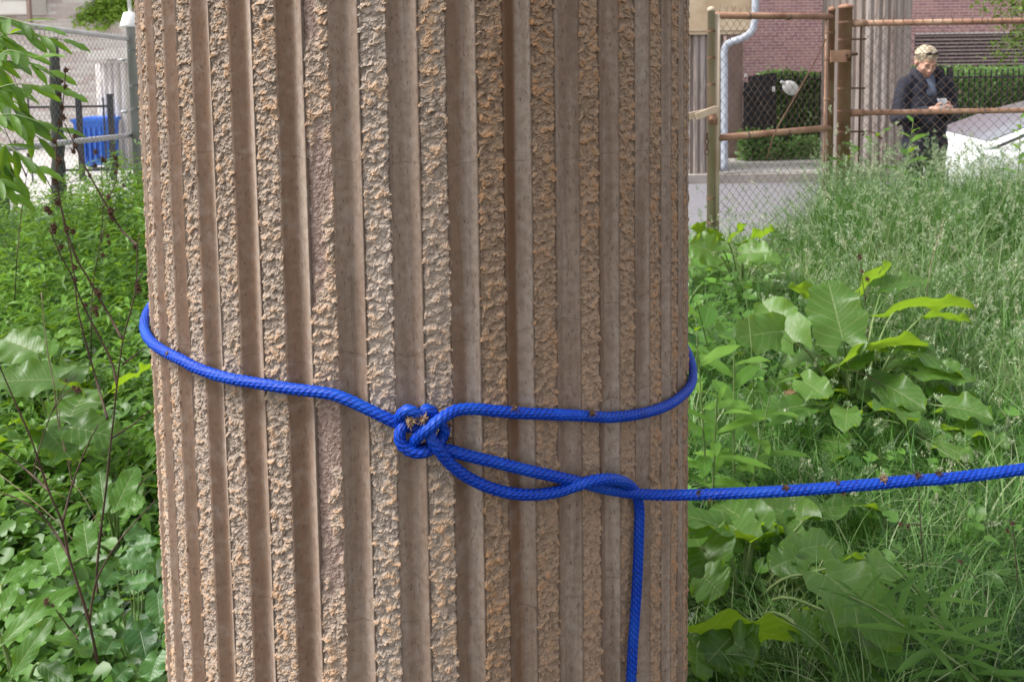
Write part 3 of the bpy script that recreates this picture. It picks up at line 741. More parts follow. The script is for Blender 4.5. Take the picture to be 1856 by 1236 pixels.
for i in range(5):
    xx = xm + (i-2)*w0*0.16
    put('rib', MB().box((xx-.012, 12.85-.275, .14), (xx+.012, 12.85-.235, zt-.14)).mesh('rib', False), M_BLUE, bn)
b = MB().box((xm-w0/2-.02, 12.57, zt-.058), (xm+w0/2+.02, 13.14, zt-.015)); b.box((xm-w0/2+.06, 12.62, zt-.0149), (xm+w0/2-.06, 13.08, zt))
put('lid', b.mesh('lid', False), M_BLUE, bn)
for s in (-1, 1):
    put('wheel', MB().tube([(xm+s*w0*.36-.03, 13.02, .05), (xm+s*w0*.36+.03, 13.02, .05)], .07, 14).mesh('wheel'), M_BLACK, bn)
iron_fence('iron_fence', at(40, 0, 11.6)[0], at(186, 0, 11.6)[0], 11.6, -0.02, at(120, 178, 11.6)[2], 'low black iron fence in front of the blue bin', 0.34, (at(88, 0, 11.6)[0], at(132, 0, 11.6)[0], at(190, 0, 11.6)[0]))
# weathered wooden post
M_WOOD = m_noisy('weathered_post_wood', (0.035, 0.04, 0.035), (0.11, 0.11, 0.095), 6, 0.9, 0.15, 0.5, 0.01, (6, 6, 0.4))
q = at(107, 390, 8.75); a = at(97, 68, 8.75)
b = MB(); b.tube(spline([(q[0], 8.75, -0.1), ((q[0]+a[0])/2+.005, 8.75, .8), (a[0], 8.75, a[2])], n=20), np.linspace(.075, .045, 20)+0.004*RNG.normal(size=20), 10)
o = obj('wooden_post', b.mesh('wooden_post'), M_WOOD); tag(o, 'dark weathered wooden post just behind the left chain-link fence', 'post')
# grey trunk at the left frame edge
b = MB(); q = at(2, 390, 8.2); b.tube(spline([(q[0]-.02, 8.2, -.05), (q[0], 8.2, .3), (q[0]-.08, 8.2, .9), (q[0]-.25, 8.2, 1.6)], n=16), np.linspace(.09, .05, 16), 10)
o = obj('dead_stump', b.mesh('dead_stump'), M_WOOD); tag(o, 'dark bare trunk cut by the left edge of the photo', 'trunk')
# ------------------------------------------------------------------ chain-link fences and gate
M_RUST = m_noisy('rusty_pipe', (0.22, 0.11, 0.07), (0.36, 0.205, 0.135), 7, 0.8, 0.3, 0.4, 0.002, (1, 1, 0.6), c3=(0.44, 0.30, 0.21))
M_GALVR = m_noisy('tan_stained_pipe', (0.44, 0.32, 0.22), (0.56, 0.47, 0.37), 6, 0.7, 0.3, 0.3, 0.002, (1, 1, .5))
M_GALV = m_noisy('galvanised_pipe', (0.46, 0.46, 0.465), (0.60, 0.60, 0.61), 5, 0.55, 0.4, 0.2, 0.002, (1, 1, .5))
M_BAND = m_noisy('dark_rust_band', (0.12, 0.065, 0.04), (0.20, 0.12, 0.08), 9, 0.8, 0.3)
M_WIRER = m_noisy('rusty_wire', (0.10, 0.065, 0.05), (0.22, 0.15, 0.12), 12, 0.7, 0.3)
M_WIRE = m_noisy('grey_wire', (0.11, 0.11, 0.115), (0.22, 0.22, 0.22), 12, 0.6, 0.4)
def chainlink(p0, p1, z0, z1, d=0.072, r=0.0019, over=0.05, bulge=0.0):
    """woven zigzag wires on the vertical plane between two ground points, twisted ends above"""
    p0 = np.array([p0[0], p0[1], 0.0]); p1 = np.array([p1[0], p1[1], 0.0])
    W_ = np.linalg.norm(p1-p0); e = (p1-p0)/W_; nrm = np.array([-e[1], e[0], 0])
    h = d/2; nw = int(W_/h); ns = int((z1-z0)/h)
    Vs, Fs, n = [], [], 0
    for i in range(nw):
        k = np.arange(ns+1); x = i*h + h*((k+i) % 2); z = z0 + k*h
        yy = np.where((k+i) % 2 == 0, r, -r) + bulge*np.sin(i*0.5+k*0.21)*0.012
        x = np.r_[x, i*h+h/2]; z = np.r_[z, z[-1]+over]; yy = np.r_[yy, 0]
        P = p0 + e*x[:, None] + nrm*yy[:, None] + np.array([0, 0, 1.0])*z[:, None]
        m_ = len(P); offs = np.array([nrm, e, -nrm, -e])*r
        offs = np.array([nrm*r, (e*.7+np.array([0, 0, .7]))*r, -nrm*r, -(e*.7+np.array([0, 0, .7]))*r])
        # keep the section open to both zig and zag
        T = np.gradient(P, axis=0); T /= np.linalg.norm(T, axis=1)[:, None]
        B = np.cross(T, nrm); B /= np.linalg.norm(B, axis=1)[:, None]+1e-9
        ring = np.stack([P+nrm*r, P+B*r*1.25, P-nrm*r, P-B*r*1.25], 1)
        Vs.append(ring.reshape(-1, 3)); Fs.append(grid_faces(m_, 4, n, True)); n += m_*4
    return np.concatenate(Vs), np.concatenate(Fs)
def band(root, c, r, mat, h=0.022):
    put('band', MB().tube([(c[0], c[1], c[2]-h/2), (c[0], c[1], c[2]+h/2)], r+0.004, 14).mesh('band', False), mat, root)
def post_mesh(x, y, z0, z1, r, dome=True):
    z = [z0, z1-0.03, z1-0.03, z1-0.012, z1, z1+0.006]; rr = [r, r, r*1.12, r*1.12, r*0.8, r*0.1]
    return MB().tube([(x, y, q) for q in z], rr, 16)

# gate (leaf farther away at its right, latched end)
A, B_ = np.array([1.355, 5.80]), np.array([2.405, 6.43])
zt, zm = 1.865, 1.03
gate = empty('chainlink_gate', (A[0]+.06, A[1]+.03, 0)); tag(gate, 'rusty chain-link gate with a sagging middle rail, right of the column', 'gate')
g3 = lambda q, z: (q[0], q[1], z)
a0 = A + (B_-A)*0.045
put('top_rail', MB().tube([g3(a0, zt), g3(B_, zt+.005)], 0.024, 12).mesh('top_rail'), M_RUST, gate)
put('middle_rail', MB().tube([g3(a0, zm), g3(B_, zm+.005)], 0.024, 12).mesh('middle_rail'), M_RUST, gate)
put('bottom_rail', MB().tube([g3(a0, 0.14), g3(B_, 0.15)], 0.021, 10).mesh('bottom_rail'), M_RUST, gate)
put('hinge_stile', MB().tube([g3(a0, 0.13), g3(a0, zt+.01)], 0.021, 12).mesh('hinge_stile'), M_GALVR, gate)
put('latch_stile', post_mesh(B_[0], B_[1], 0.10, 1.94, 0.024).mesh('latch_stile'), M_RUST, gate)
tb = B_ - (B_-A)*0.05
put('tension_bar', MB().tube([g3(tb, 0.15), g3(tb, zt)], 0.008, 6).mesh('tension_bar'), M_RUST, gate)
for z in (0.9, 1.25, 1.55, 1.75):
    band(gate, (B_[0], B_[1], z), 0.024, M_BAND)
    put('band_bolt', MB().tube([g3(tb-(B_-A)*.01, z), g3(B_+(B_-A)*.01, z)], 0.007, 6).mesh('band_bolt'), M_RUST, gate)
for f_ in (0.25, 0.6):
    p = a0+(B_-a0)*f_; e = (B_-A)/np.linalg.norm(B_-A)*.008
    for z in (zt, zm): put('wire_tie', MB().tube([g3(p-e, z), g3(p+e, z)], 0.027, 10).mesh('wire_tie'), M_WIRER, gate)
V, F = chainlink(a0+(B_-A)*.01, tb, 0.06, 1.90, 0.070, 0.0018, 0.05, 0.6)
put('wire_mesh', mesh('wire_mesh', V, F), M_WIRER, gate)
br = [at(1497, 72, 6.36), at(1470, 125, 6.27), at(1440, 178, 6.18), at(1420, 212, 6.12), at(1402, 246, 6.06), at(1390, 290, 6.03)]
put('brace_rod', MB().tube(spline(br, n=16), 0.005, 8).mesh('brace_rod'), M_BAND, gate)
put('latch_plate', MB().box((B_[0]-.03, B_[1]-.075, 1.53), (B_[0]+.115, B_[1]-.058, 1.62)).mesh('latch_plate', False), M_RUST, gate)
put('latch_pin', MB().tube([(B_[0]+.08, B_[1]-.09, 1.585), (B_[0]+.16, B_[1]-.09, 1.59)], .012, 8).tube([(B_[0]+.1, B_[1]-.09, 1.54), (B_[0]+.105, B_[1]-.09, 1.61)], .017, 8).mesh('latch_pin'), M_BUR, gate)

# hinge post with its fork latch and hanging chain
hp = empty('gate_post', (A[0], A[1], 0)); tag(hp, 'tan stained steel gate post with a flat fork latch, beside the column edge', 'post')
put('pipe', post_mesh(A[0], A[1], -.1, 1.92, 0.0245).mesh('pipe'), M_GALVR, hp)
for z in (1.76, 1.58, 1.40, 1.17, .62, .45): band(hp, (A[0], A[1], z), 0.025, M_BAND, .014)
q0, q1 = at(1297, 201, 5.74), at(1240, 214, 5.70)
Mx = np.eye(4); e = (q1-q0)/np.linalg.norm(q1-q0); Mx[:3, 0] = e; Mx[:3, 1] = (0, 1, 0); Mx[:3, 2] = np.cross(e, (0, 1, 0)); Mx[:3, 3] = q0
put('fork_latch', MB().box((-.02, -.012, -.026), (.32, .012, .022), Mx).mesh('fork_latch', False), M_GALVR, hp)
q2 = at(1262, 212, 5.66); e2 = (at(1297, 198, 5.69)-q2); Mx2 = Mx.copy(); e2 /= np.linalg.norm(e2); Mx2[:3, 0] = e2; Mx2[:3, 2] = -np.cross(e2, (0, 1, 0)); Mx2[:3, 3] = q2
put('fork_latch', MB().box((0, -.012, -.022), (.15, .012, .022), Mx2).mesh('fork_latch', False), M_GALVR, hp)
put('latch_bolt', MB().tube([at(1286, 218, 5.7), at(1300, 215, 5.7)], .012, 8).tube([at(1293, 210, 5.72), at(1293, 226, 5.72)], .03, 8).mesh('latch_bolt'), M_RUST, hp)
for i in range(4):
    c = at(1281, 247+i*9.5, 5.72); b = MB(); a = np.linspace(0, 2*np.pi, 11)
    ax = np.array([1.0, 0, 0]) if i % 2 else np.array([0.55, .83, 0])
    b.tube([c+ax*.0125*math.cos(t_)+np.array([0, 0, .021*math.sin(t_)]) for t_ in a], .0042, 6, False)
    put('chain_link', b.mesh('chain_link'), M_BUR, hp)

# big latch post and the fence running right
lp = empty('fence_post', (2.535, 6.5, 0)); tag(lp, 'thick rusty steel post between the gate and the right-hand fence', 'post')
put('pipe', post_mesh(2.535, 6.5, -.1, at(1532, 9, 6.5)[2], 0.05).mesh('pipe'), M_RUST, lp)
for z in (1.83, 1.70, 1.33, 1.16, 1.0): band(lp, (2.535, 6.5, z), 0.05, M_BAND, .016)
fr = empty('chainlink_fence', (4.3, 6.5, 0)); tag(fr, 'rusty chain-link fence with two pipe rails in front of the person', 'fence')
FY = 6.5
z_top, z_mid = at(1700, 41, FY)[2], at(1700, 203, FY)[2]
put('top_rail', MB().tube([(2.60, FY, z_top), (4.3, FY, z_top+.002), (7, FY, z_top)], 0.023, 12).mesh('top_rail'), M_RUST, fr)
put('middle_rail', MB().tube([(2.60, FY, z_mid), (4.3, FY, z_mid+.003), (7, FY, z_mid)], 0.021, 12).mesh('middle_rail'), M_RUST, fr)
put('tension_bar', MB().tube([(2.655, FY, .1), (2.655, FY, z_top)], 0.008, 6).mesh('tension_bar'), M_BUR, fr)
for z in (z_top, z_mid): put('rail_cup', MB().tube([(2.58, FY, z), (2.69, FY, z)], .029, 10).mesh('rail_cup'), M_RUST, fr)
for z in (1.33, 1.70, 1.0): put('band_bolt', MB().tube([(2.56, FY-.03, z), (2.68, FY-.03, z)], .008, 6).mesh('band_bolt'), M_BUR, fr)
V, F = chainlink((2.66, FY-.03), (7.0, FY-.03), 0.04, z_top+.01, 0.0745, 0.0019, 0.06)
put('wire_mesh', mesh('wire_mesh', V, F), M_WIRER, fr)
for x in (3.6, 4.6, 5.6):
    for z in (z_top, z_mid): put('wire_tie', MB().tube([(x-.006, FY, z), (x+.006, FY, z)], .026, 10).mesh('wire_tie'), M_WIRER, fr)
put('end_post', post_mesh(7.0, FY, -.1, z_top+.06, .03).mesh('end_post'), M_RUST, fr)
put('guy_wire', MB().tube(spline([(2.66, FY-.05, 0.97), at(1575, 237, 6.4), at(1600, 252, 6.35)], n=8), .006, 6).mesh('guy_wire'), M_BUR, fr)

# left fence seen edge-on, with its corner post
L0, L1 = at(238, 72, 9.0), at(-80, 30, 6.2)
lf = empty('chainlink_fence', (L0[0], 7.5, 0)); tag(lf, 'grey galvanised chain-link fence running away on the left', 'fence')
la, lb = at(236, 72, 9.0), at(0, 40, 6.86); ld = (lb-la)/np.linalg.norm(lb-la)
ma, mb_ = at(236, 246, 9.0), at(0, 271, 6.86); md = (mb_-ma)/np.linalg.norm(mb_-ma)
put('top_rail', MB().tube([la, lb, lb+ld*1.6], 0.023, 12).mesh('top_rail'), M_GALV, lf)
put('middle_rail', MB().tube([ma, mb_, mb_+md*1.6], 0.027, 12).mesh('middle_rail'), M_GALV, lf)
put('corner_post', post_mesh(la[0]+.02, 9.0, -.1, at(234, 40, 9.0)[2], .055).mesh('corner_post'), M_GALV, lf)
qe = lb+ld*1.6; put('end_post', post_mesh(qe[0], qe[1], -.1, qe[2]+.06, .03).mesh('end_post'), M_GALV, lf)
for z in (1.72, 1.35, 1.1): band(lf, (la[0]+.02, 9.0, z), .056, M_WIRE, .02)
for z in (1.62, 1.08): put('band_bolt', MB().tube([(la[0]-.04, 8.93, z), (la[0]-.1, 8.93, z)], .016, 8).mesh('band_bolt'), M_GALV, lf)
V, F = chainlink((la[0]-.03, 8.95), (qe[0]-.03, qe[1]), 0.05, 1.87, 0.072, 0.0017, 0.06)
put('wire_mesh', mesh('wire_mesh', V, F), M_WIRE, lf)
# white cone cap with conduit above the corner post
q = at(232, 50, 9.0)
b = MB(); b.tube([(q[0]+.02, 9.0, q[2]), (q[0]+.02, 9.0, q[2]+.02), (q[0]+.025, 9.0, at(230, 24, 9.0)[2]), (q[0]+.025, 9.0, at(230, 23, 9.0)[2]+.004)], [.098, .096, .06, .02], 18)
b.tube([(q[0]+.03, 9.0, at(230, 24, 9.0)[2]), (q[0]+.01, 9.0, 2.6)], .018, 10)
o = obj('lamp_cap', b.mesh('lamp_cap'), M_WHITE); tag(o, 'white cone-shaped cap with a thin pipe on top of the left corner post', 'cap')
# ------------------------------------------------------------------ person behind the fence
def ell(c, r, rot=None, nu=20, nv=14):
    bm = bmesh.new(); bmesh.ops.create_uvsphere(bm, u_segments=nu, v_segments=nv, radius=1.0)
    V = np.array([v.co[:] for v in bm.verts])*np.asarray(r); F = [[w.index for w in f.verts] for f in bm.faces]; bm.free()
    if rot is not None: V = V @ np.asarray(rot).T
    return V + np.asarray(c), F
def cap_(p, q, r0, r1, sy=1.0, n=7):
    """tapered limb with round ends"""
    p, q = np.asarray(p, float), np.asarray(q, float); d = q-p; L = np.linalg.norm(d); d /= L
    P, R = [], []
    for a in np.linspace(-90, 0, 6): P.append(p+d*r0*math.sin(math.radians(a))); R.append(max(r0*math.cos(math.radians(a)), 1e-4))
    for t_ in np.linspace(0, 1, n)[1:-1]: P.append(p+d*L*t_); R.append(r0+(r1-r0)*t_)
    for a in np.linspace(0, 90, 6): P.append(q+d*r1*math.sin(math.radians(a))); R.append(max(r1*math.cos(math.radians(a)), 1e-4))
    return tube(P, R, 14)
def remeshed(name, shapes, voxel, smooth_it=4, disp=None):
    b = MB()
    for V, F in shapes: b.add(V, F)
    me = b.mesh('tmp'); o = bpy.data.objects.new('tmp', me); COL.objects.link(o)
    md = o.modifiers.new('r', 'REMESH'); md.mode = 'VOXEL'; md.voxel_size = voxel
    sm = o.modifiers.new('s', 'SMOOTH'); sm.factor = 0.5; sm.iterations = smooth_it
    dg = bpy.context.evaluated_depsgraph_get(); dg.update()
    m2 = bpy.data.meshes.new_from_object(o.evaluated_get(dg)); bpy.data.objects.remove(o); m2.name = name
    if disp is not None:
        n = len(m2.vertices); co = np.zeros(n*3, np.float32); m2.vertices.foreach_get('co', co); co = co.reshape(-1, 3)
        nn = np.zeros(n*3, np.float32); m2.vertices.foreach_get('normal', nn)
        co = co + nn.reshape(-1, 3)*disp(co)[:, None]; m2.vertices.foreach_set('co', co.astype(np.float32).ravel()); m2.update()
    m2.polygons.foreach_set('use_smooth', np.ones(len(m2.polygons), dtype=bool))
    return m2
PX, PY, PZ = at(1677, 200, 6.98)[0], 6.98, -0.02
t = NT('skin'); v = t.coord(); f = t.noise(v, 25, 3)
M_SKIN = t.done(t.ramp(f, [(0.3, (0.50, 0.27, 0.20)), (0.7, (0.60, 0.36, 0.27))]), 0.5, 0.35)
M_HAIR = m_noisy('blond_hair', (0.22, 0.155, 0.09), (0.58, 0.50, 0.37), 60, 0.5, 0.4, 0.5, 0.004, (1, 1, 0.25))
M_JACKET = m_noisy('navy_jacket', (0.012, 0.013, 0.022), (0.028, 0.030, 0.046), 10, 0.75, 0.25, 0.3, 0.004)
M_SHIRT = m_noisy('grey_blue_shirt', (0.10, 0.13, 0.20), (0.15, 0.18, 0.26), 30, 0.8, 0.2)
M_TROUS = m_noisy('black_trousers', (0.010, 0.011, 0.016), (0.022, 0.022, 0.03), 12, 0.8, 0.2)
M_LENS = NT('dark_lens').done((0.006, 0.006, 0.008), 0.15, 0.6)
M_LIP = NT('lips').done((0.42, 0.15, 0.13), 0.45, 0.4)
M_BROW = NT('brow_hair').done((0.24, 0.14, 0.09), 0.8, 0.2)
pr = empty('person', (PX, PY, PZ)); tag(pr, 'person in a navy jacket with blond hair looking down at a phone behind the fence', 'person')
# local coordinates: x right in the picture, y away from the lens, z up
SHZ = 1.395
elL, elR = (-0.235, -0.02, 1.075), (0.225, 0.0, 1.095)
haL, haR = (-0.062, -0.27, 1.165), (0.055, -0.27, 1.178)
tilt = math.radians(27); RT = np.array([[1, 0, 0], [0, math.cos(tilt), -math.sin(tilt)], [0, math.sin(tilt), math.cos(tilt)]])
HC = np.array([-0.03, -0.06, 1.530])
hd = lambda p: HC + RT @ np.asarray(p, float)
body = [ell((0, 0, 0.98), (.155, .105, .15)), ell((0, .005, 1.14), (.13, .095, .16)), ell((0, .01, 1.29), (.16, .105, .14)), cap_((-.12, .01, SHZ-.06), (.12, .01, SHZ-.06), .05, .05),
        cap_((0, .0, 1.38), tuple(hd((0, .02, -.08))), .056, .05),
        cap_((-.155, 0, SHZ-.04), elL, .046, .04), cap_(elL, haL, .038, .026), cap_((.155, 0, SHZ-.04), elR, .046, .04), cap_(elR, haR, .038, .026),
        cap_((-.085, 0, .93), (-.09, -.01, .5), .078, .052), cap_((-.09, -.01, .5), (-.09, .02, .09), .05, .034), cap_((.085, 0, .93), (.09, -.01, .5), .078, .052), cap_((.09, -.01, .5), (.09, .02, .09), .05, .034),
        cap_((-.09, .03, .045), (-.1, -.13, .035), .04, .032), cap_((.09, .03, .045), (.1, -.13, .035), .04, .032),
        ell(hd((0, .018, .035)), (.074, .092, .082), RT), ell(hd((0, -.022, -.025)), (.060, .066, .088), RT), ell(hd((0, -.045, -.088)), (.032, .034, .026), RT),
        cap_(hd((0, -.078, .012)), hd((0, -.098, -.028)), .0075, .0115), ell(hd((-.012, -.095, -.033)), (.010, .010, .008), RT), ell(hd((.012, -.095, -.033)), (.010, .010, .008), RT),
        ell(hd((-.03, -.072, .018)), (.022, .014, .009), RT), ell(hd((.03, -.072, .018)), (.022, .014, .009), RT), ell(hd((-.034, -.056, -.026)), (.022, .02, .024), RT), ell(hd((.034, -.056, -.026)), (.022, .02, .024), RT),
        ell(hd((0, -.082, -.060)), (.021, .013, .009), RT), ell(hd((-.076, .015, -.012)), (.010, .018, .030), RT), ell(hd((.076, .015, -.012)), (.010, .018, .030), RT)]
for s, h_ in ((-1, haL), (1, haR)):
    h_ = np.array(h_)
    body.append(cap_(h_+np.array([s*.012, .01, -.006]), h_+np.array([-s*.022, -.028, .004]), .027, .025))
    for i in range(4):                                         # four fingers curl behind and round the phone
        a = h_ + np.array([-s*(.020-.004*i), -.030+.006*i, .016-.014*i]); m1 = a + np.array([-s*.026, -.022, -.004]); e_ = m1 + np.array([-s*(.022-.003*i), .008, .002])
        body += [cap_(a, m1, .0088, .0082, n=3), cap_(m1, e_, .0080, .0072, n=3)]
    th0 = h_ + np.array([0, -.01, .018]); th1 = th0 + np.array([-s*.016, -.024, .024]); th2 = th1 + np.array([-s*.024, -.006, .004])
    body += [cap_(th0, th1, .0105, .0095, n=3), cap_(th1, th2, .0095, .0082, n=3)]
o = obj('body', remeshed('body', body, 0.0055, 3), M_SKIN, pr)
def wr(co):
    return (0.006*pn(co[:, 0]*14+co[:, 1]*9, co[:, 2]*11, 3) + 0.004*pn(co[:, 0]*30, co[:, 2]*26+co[:, 1]*20, 4)).astype(np.float32)
wl, wR_ = np.array(haL), np.array(haR)
eL, eR = np.array(elL), np.array(elR)
jk = [ell((0, 0, .86), (.185, .13, .19)), ell((0, .0, 1.02), (.178, .125, .20)), ell((0, .005, 1.18), (.172, .12, .19)), ell((0, .012, 1.30), (.178, .118, .13)),
      cap_((-.145, .012, SHZ-.045), (.145, .012, SHZ-.045), .073, .073), cap_((-.09, .02, SHZ), (.09, .02, SHZ), .06, .06),
      cap_((-.165, .005, SHZ-.055), elL, .070, .060), cap_((.165, .005, SHZ-.055), elR, .070, .060),
      cap_(elL, eL+(wl-eL)*.80, .058, .042), cap_(elR, eR+(wR_-eR)*.80, .058, .042),
      cap_((-.07, .085, 1.40), (.07, .085, 1.40), .048, .048), ell((0, .10, 1.36), (.11, .05, .075))]
obj('jacket', remeshed('jacket', jk, 0.008, 4, wr), M_JACKET, pr)
# collar wings and open neck
for s in (-1, 1):
    P = spline([(s*.012, -.112, 1.315), (s*.045, -.105, 1.375), (s*.078, -.055, 1.435), (s*.082, .02, 1.455), (s*.05, .075, 1.455)], n=18)
    V = []
    for i, q in enumerate(P):
        w_ = 0.042*math.sin(math.pi*min(1, 0.25+i/20)); out = np.array([s*.55, -.5, .35])
        V += [q, q+np.array([s*.03, -.012, .012])+np.array([0, 0, .03]), q+np.array([s*.052, -.012, -.02])]
    obj('collar', mesh('collar', V, grid_faces(18, 3)), M_JACKET, pr)
V, F = cap_((0, -.058, 1.30), (0, -.034, 1.40), .062, .05); obj('shirt', mesh('shirt', V, F), M_SHIRT, pr)
for s in (-1, 1):
    pass
tr_ = remeshed('trousers', [ell((0, 0, .93), (.165, .115, .12)), cap_((-.085, 0, .90), (-.09, -.01, .5), .092, .068), cap_((-.09, -.01, .5), (-.09, .02, .08), .068, .056), cap_((.085, 0, .90), (.09, -.01, .5), .092, .068), cap_((.09, -.01, .5), (.09, .02, .08), .068, .056)], .01, 3)
obj('trousers', tr_, M_TROUS, pr)
for s in (-1, 1):
    obj('shoe', remeshed('shoe', [cap_((s*.09, .03, .05), (s*.1, -.15, .04), .048, .04)], .008, 2), M_BLACK, pr)
hr = [ell(hd((0, .026, .046)), (.082, .096, .082), RT), ell(hd((0, .085, -.01)), (.062, .045, .055), RT)]
gh = np.random.default_rng(2)
def scalp(p, k=1.0):
    q = np.asarray(p, float)/np.array([.082, .096, .082]); q /= np.linalg.norm(q); return np.array([0, .026, .046]) + q*np.array([.082, .096, .082])*k
for i in range(90):
    a = gh.uniform(-1.5, 1.5); p0 = np.array([.08*math.sin(a), -.085+.03*abs(math.sin(a)), .052*math.cos(a)+.004]); p1 = np.array([.05*math.sin(a*1.1)+gh.normal()*.012, .08, .055*math.cos(a)-.005])
    r_ = gh.uniform(.003, .0055); lift = gh.uniform(1.0, 1.045)
    Q = [hd(scalp(p0*(1-t_)+p1*t_+np.array([.03*math.sin(a)*t_*(1-t_)*4, 0, .09*t_*(1-t_)*math.cos(a)*2]), .985+(lift-.985)*min(1, t_*3))) for t_ in np.linspace(0, 1, 6)]
    for q0_, q1_ in zip(Q[:-1], Q[1:]): hr.append(cap_(q0_, q1_, r_, r_, n=3))
def hs_(co): return (0.003*pn(co[:, 0]*95, co[:, 2]*16+co[:, 1]*14, 9)+.003*pn(co[:, 0]*40, co[:, 2]*30, 10)).astype(np.float32)
obj('hair', remeshed('hair', hr, .0038, 2, hs_), M_HAIR, pr)
sg = MB()
for s in (-1, 1): sg.add(*ell(hd((s*.030, -.066, .112)), (.025, .010, .0145), RT, 14, 8))
sg.tube([hd((-.01, -.072, .116)), hd((.01, -.072, .116))], .003, 6)
for s in (-1, 1): sg.tube([hd((s*.053, -.060, .112)), hd((s*.088, -.015, .085)), hd((s*.092, .03, .055))], .003, 6)
o = obj('sunglasses', sg.mesh('sunglasses'), M_LENS, pr)
for s in (-1, 1):
    obj('eyebrow', MB().tube(spline([hd((s*.014, -.0885, .026)), hd((s*.03, -.0885, .031)), hd((s*.047, -.076, .025))], n=8), [.002, .003, .0034, .0034, .003, .0028, .002, .001], 6).mesh('eyebrow'), M_BROW, pr)
    obj('eyelashes', MB().tube(spline([hd((s*.017, -.083, .001)), hd((s*.031, -.085, -.004)), hd((s*.046, -.075, .0)), ], n=8), .0016, 6).mesh('eyelashes'), M_BROW, pr)
lp_ = MB(); lp_.add(*ell(hd((0, -.093, -.0565)), (.017, .006, .0036), RT, 12, 8)); lp_.add(*ell(hd((0, -.092, -.0645)), (.014, .006, .0046), RT, 12, 8))
obj('lips', lp_.mesh('lips'), M_LIP, pr)
# phone held between the hands
M_PHONE = NT('phone_case').done((0.30, 0.31, 0.33), 0.3, 0.5)
c = (np.array(haL)+np.array(haR))/2 + np.array([0, -.045, .012]); tl = math.radians(-35)
MM = np.eye(4); MM[:3, :3] = [[1, 0, 0], [0, math.cos(tl), -math.sin(tl)], [0, math.sin(tl), math.cos(tl)]]; MM[:3, 3] = c
ph = empty('phone', (PX, PY, PZ)); tag(ph, 'grey phone held in both hands by the person behind the fence', 'phone')
obj('case', MB().box((-.036, -.0045, -.035), (.036, .0045, .075), MM).mesh('case', False), M_PHONE, ph)
obj('screen', MB().box((-.033, .0047, -.031), (.033, .0055, .071), MM).mesh('screen', False), M_LENS, ph)
obj('edge', MB().box((-.0365, -.003, .0752), (.0365, .003, .0775), MM).mesh('edge', False), M_WHITE, ph)

# ------------------------------------------------------------------ parked white car
M_CAR = NT('white_car_paint'); M_CAR.b.inputs['Coat Weight'].default_value = 0.6; M_CAR = M_CAR.done((0.78, 0.79, 0.80), 0.3, 0.5)
M_GLASS = NT('car_glass').done((0.19, 0.195, 0.225), 0.1, 0.8)
M_TYRE = m_noisy('tyre_rubber', (0.015, 0.015, 0.015), (0.03, 0.03, 0.03), 20, 0.9, 0.2)
M_RIM = NT('wheel_rim').done((0.5, 0.5, 0.52), 0.35, 0.5, None, 0.8)
M_LOWER = NT('grey_lower_panel').done((0.10, 0.10, 0.115), 0.5, 0.35)
M_TRIM = NT('black_trim').done((0.012, 0.012, 0.014), 0.6, 0.3)
M_TAIL = NT('tail_lamp').done((0.35, 0.015, 0.015), 0.15, 0.6)
yaw = math.radians(7.0)
near = at(1796, 266, 7.6); 
# local car frame: u forward (left in the picture), v to the far side, z up; origin below the near foot of the windscreen
U_ = np.array([-math.cos(yaw), math.sin(yaw), 0]); V_ = np.array([math.sin(yaw), math.cos(yaw), 0])
HW = 0.86; COWL = near[2]-STREET_Z
org = np.array([near[0], near[1], STREET_Z]) + V_*(HW-0.13)
car = empty('parked_car', tuple(org)); tag(car, 'white car parked in the street behind the fence, cut by the right edge', 'car')
cw = lambda u, v, z: org + U_*u + V_*v + np.array([0, 0, z])
# lower body: stations along the length (u, half width, sill z, belt z, top z at centre)
ST = [(.30, .60, .34, COWL-.22, COWL-.16), (.28, .70, .28, COWL-.13, COWL-.07), (.22, .79, .22, COWL-.08, COWL-.02), (.12, .85, .20, COWL-.05, COWL+.0), (0.0, .86, .20, COWL-.02, COWL+.03), (-.8, .87, .20, COWL, COWL+.02), (-1.8, .87, .20, COWL+.02, COWL+.04), (-2.5, .86, .20, COWL-.02, COWL+.03), (-3.2, .84, .22, COWL-.12, COWL-.04), (-3.6, .74, .26, COWL-.24, COWL-.16), (-3.7, .6, .34, COWL-.32, COWL-.26)]
ring_ = []
for u, hw, s, bz, tz in ST:
    pts = [(-hw*.92, s), (-hw, s+.10), (-hw*1.01, (s+bz)/2+.05), (-hw*.985, bz-.05), (-hw*.93, bz), (-hw*.75, bz+(tz-bz)*.6), (-hw*.4, tz), (0, tz+.008), (hw*.4, tz), (hw*.75, bz+(tz-bz)*.6), (hw*.93, bz), (hw*.985, bz-.05), (hw*1.01, (s+bz)/2+.05), (hw, s+.10), (hw*.92, s)]
    ring_.append([cw(u, a, z) for a, z in pts])
R_ = np.array(ring_); ns, npt = R_.shape[:2]
Fc = [tuple(int(i) for i in f) for f in grid_faces(ns, npt)] + [tuple(range(npt)), tuple((ns-1)*npt+i for i in range(npt-1, -1, -1))]
me = mesh('body', R_, Fc); bdy = put('body', me, M_CAR, car)
sb = bdy.modifiers.new('sub', 'SUBSURF'); sb.levels = 2; sb.render_levels = 2
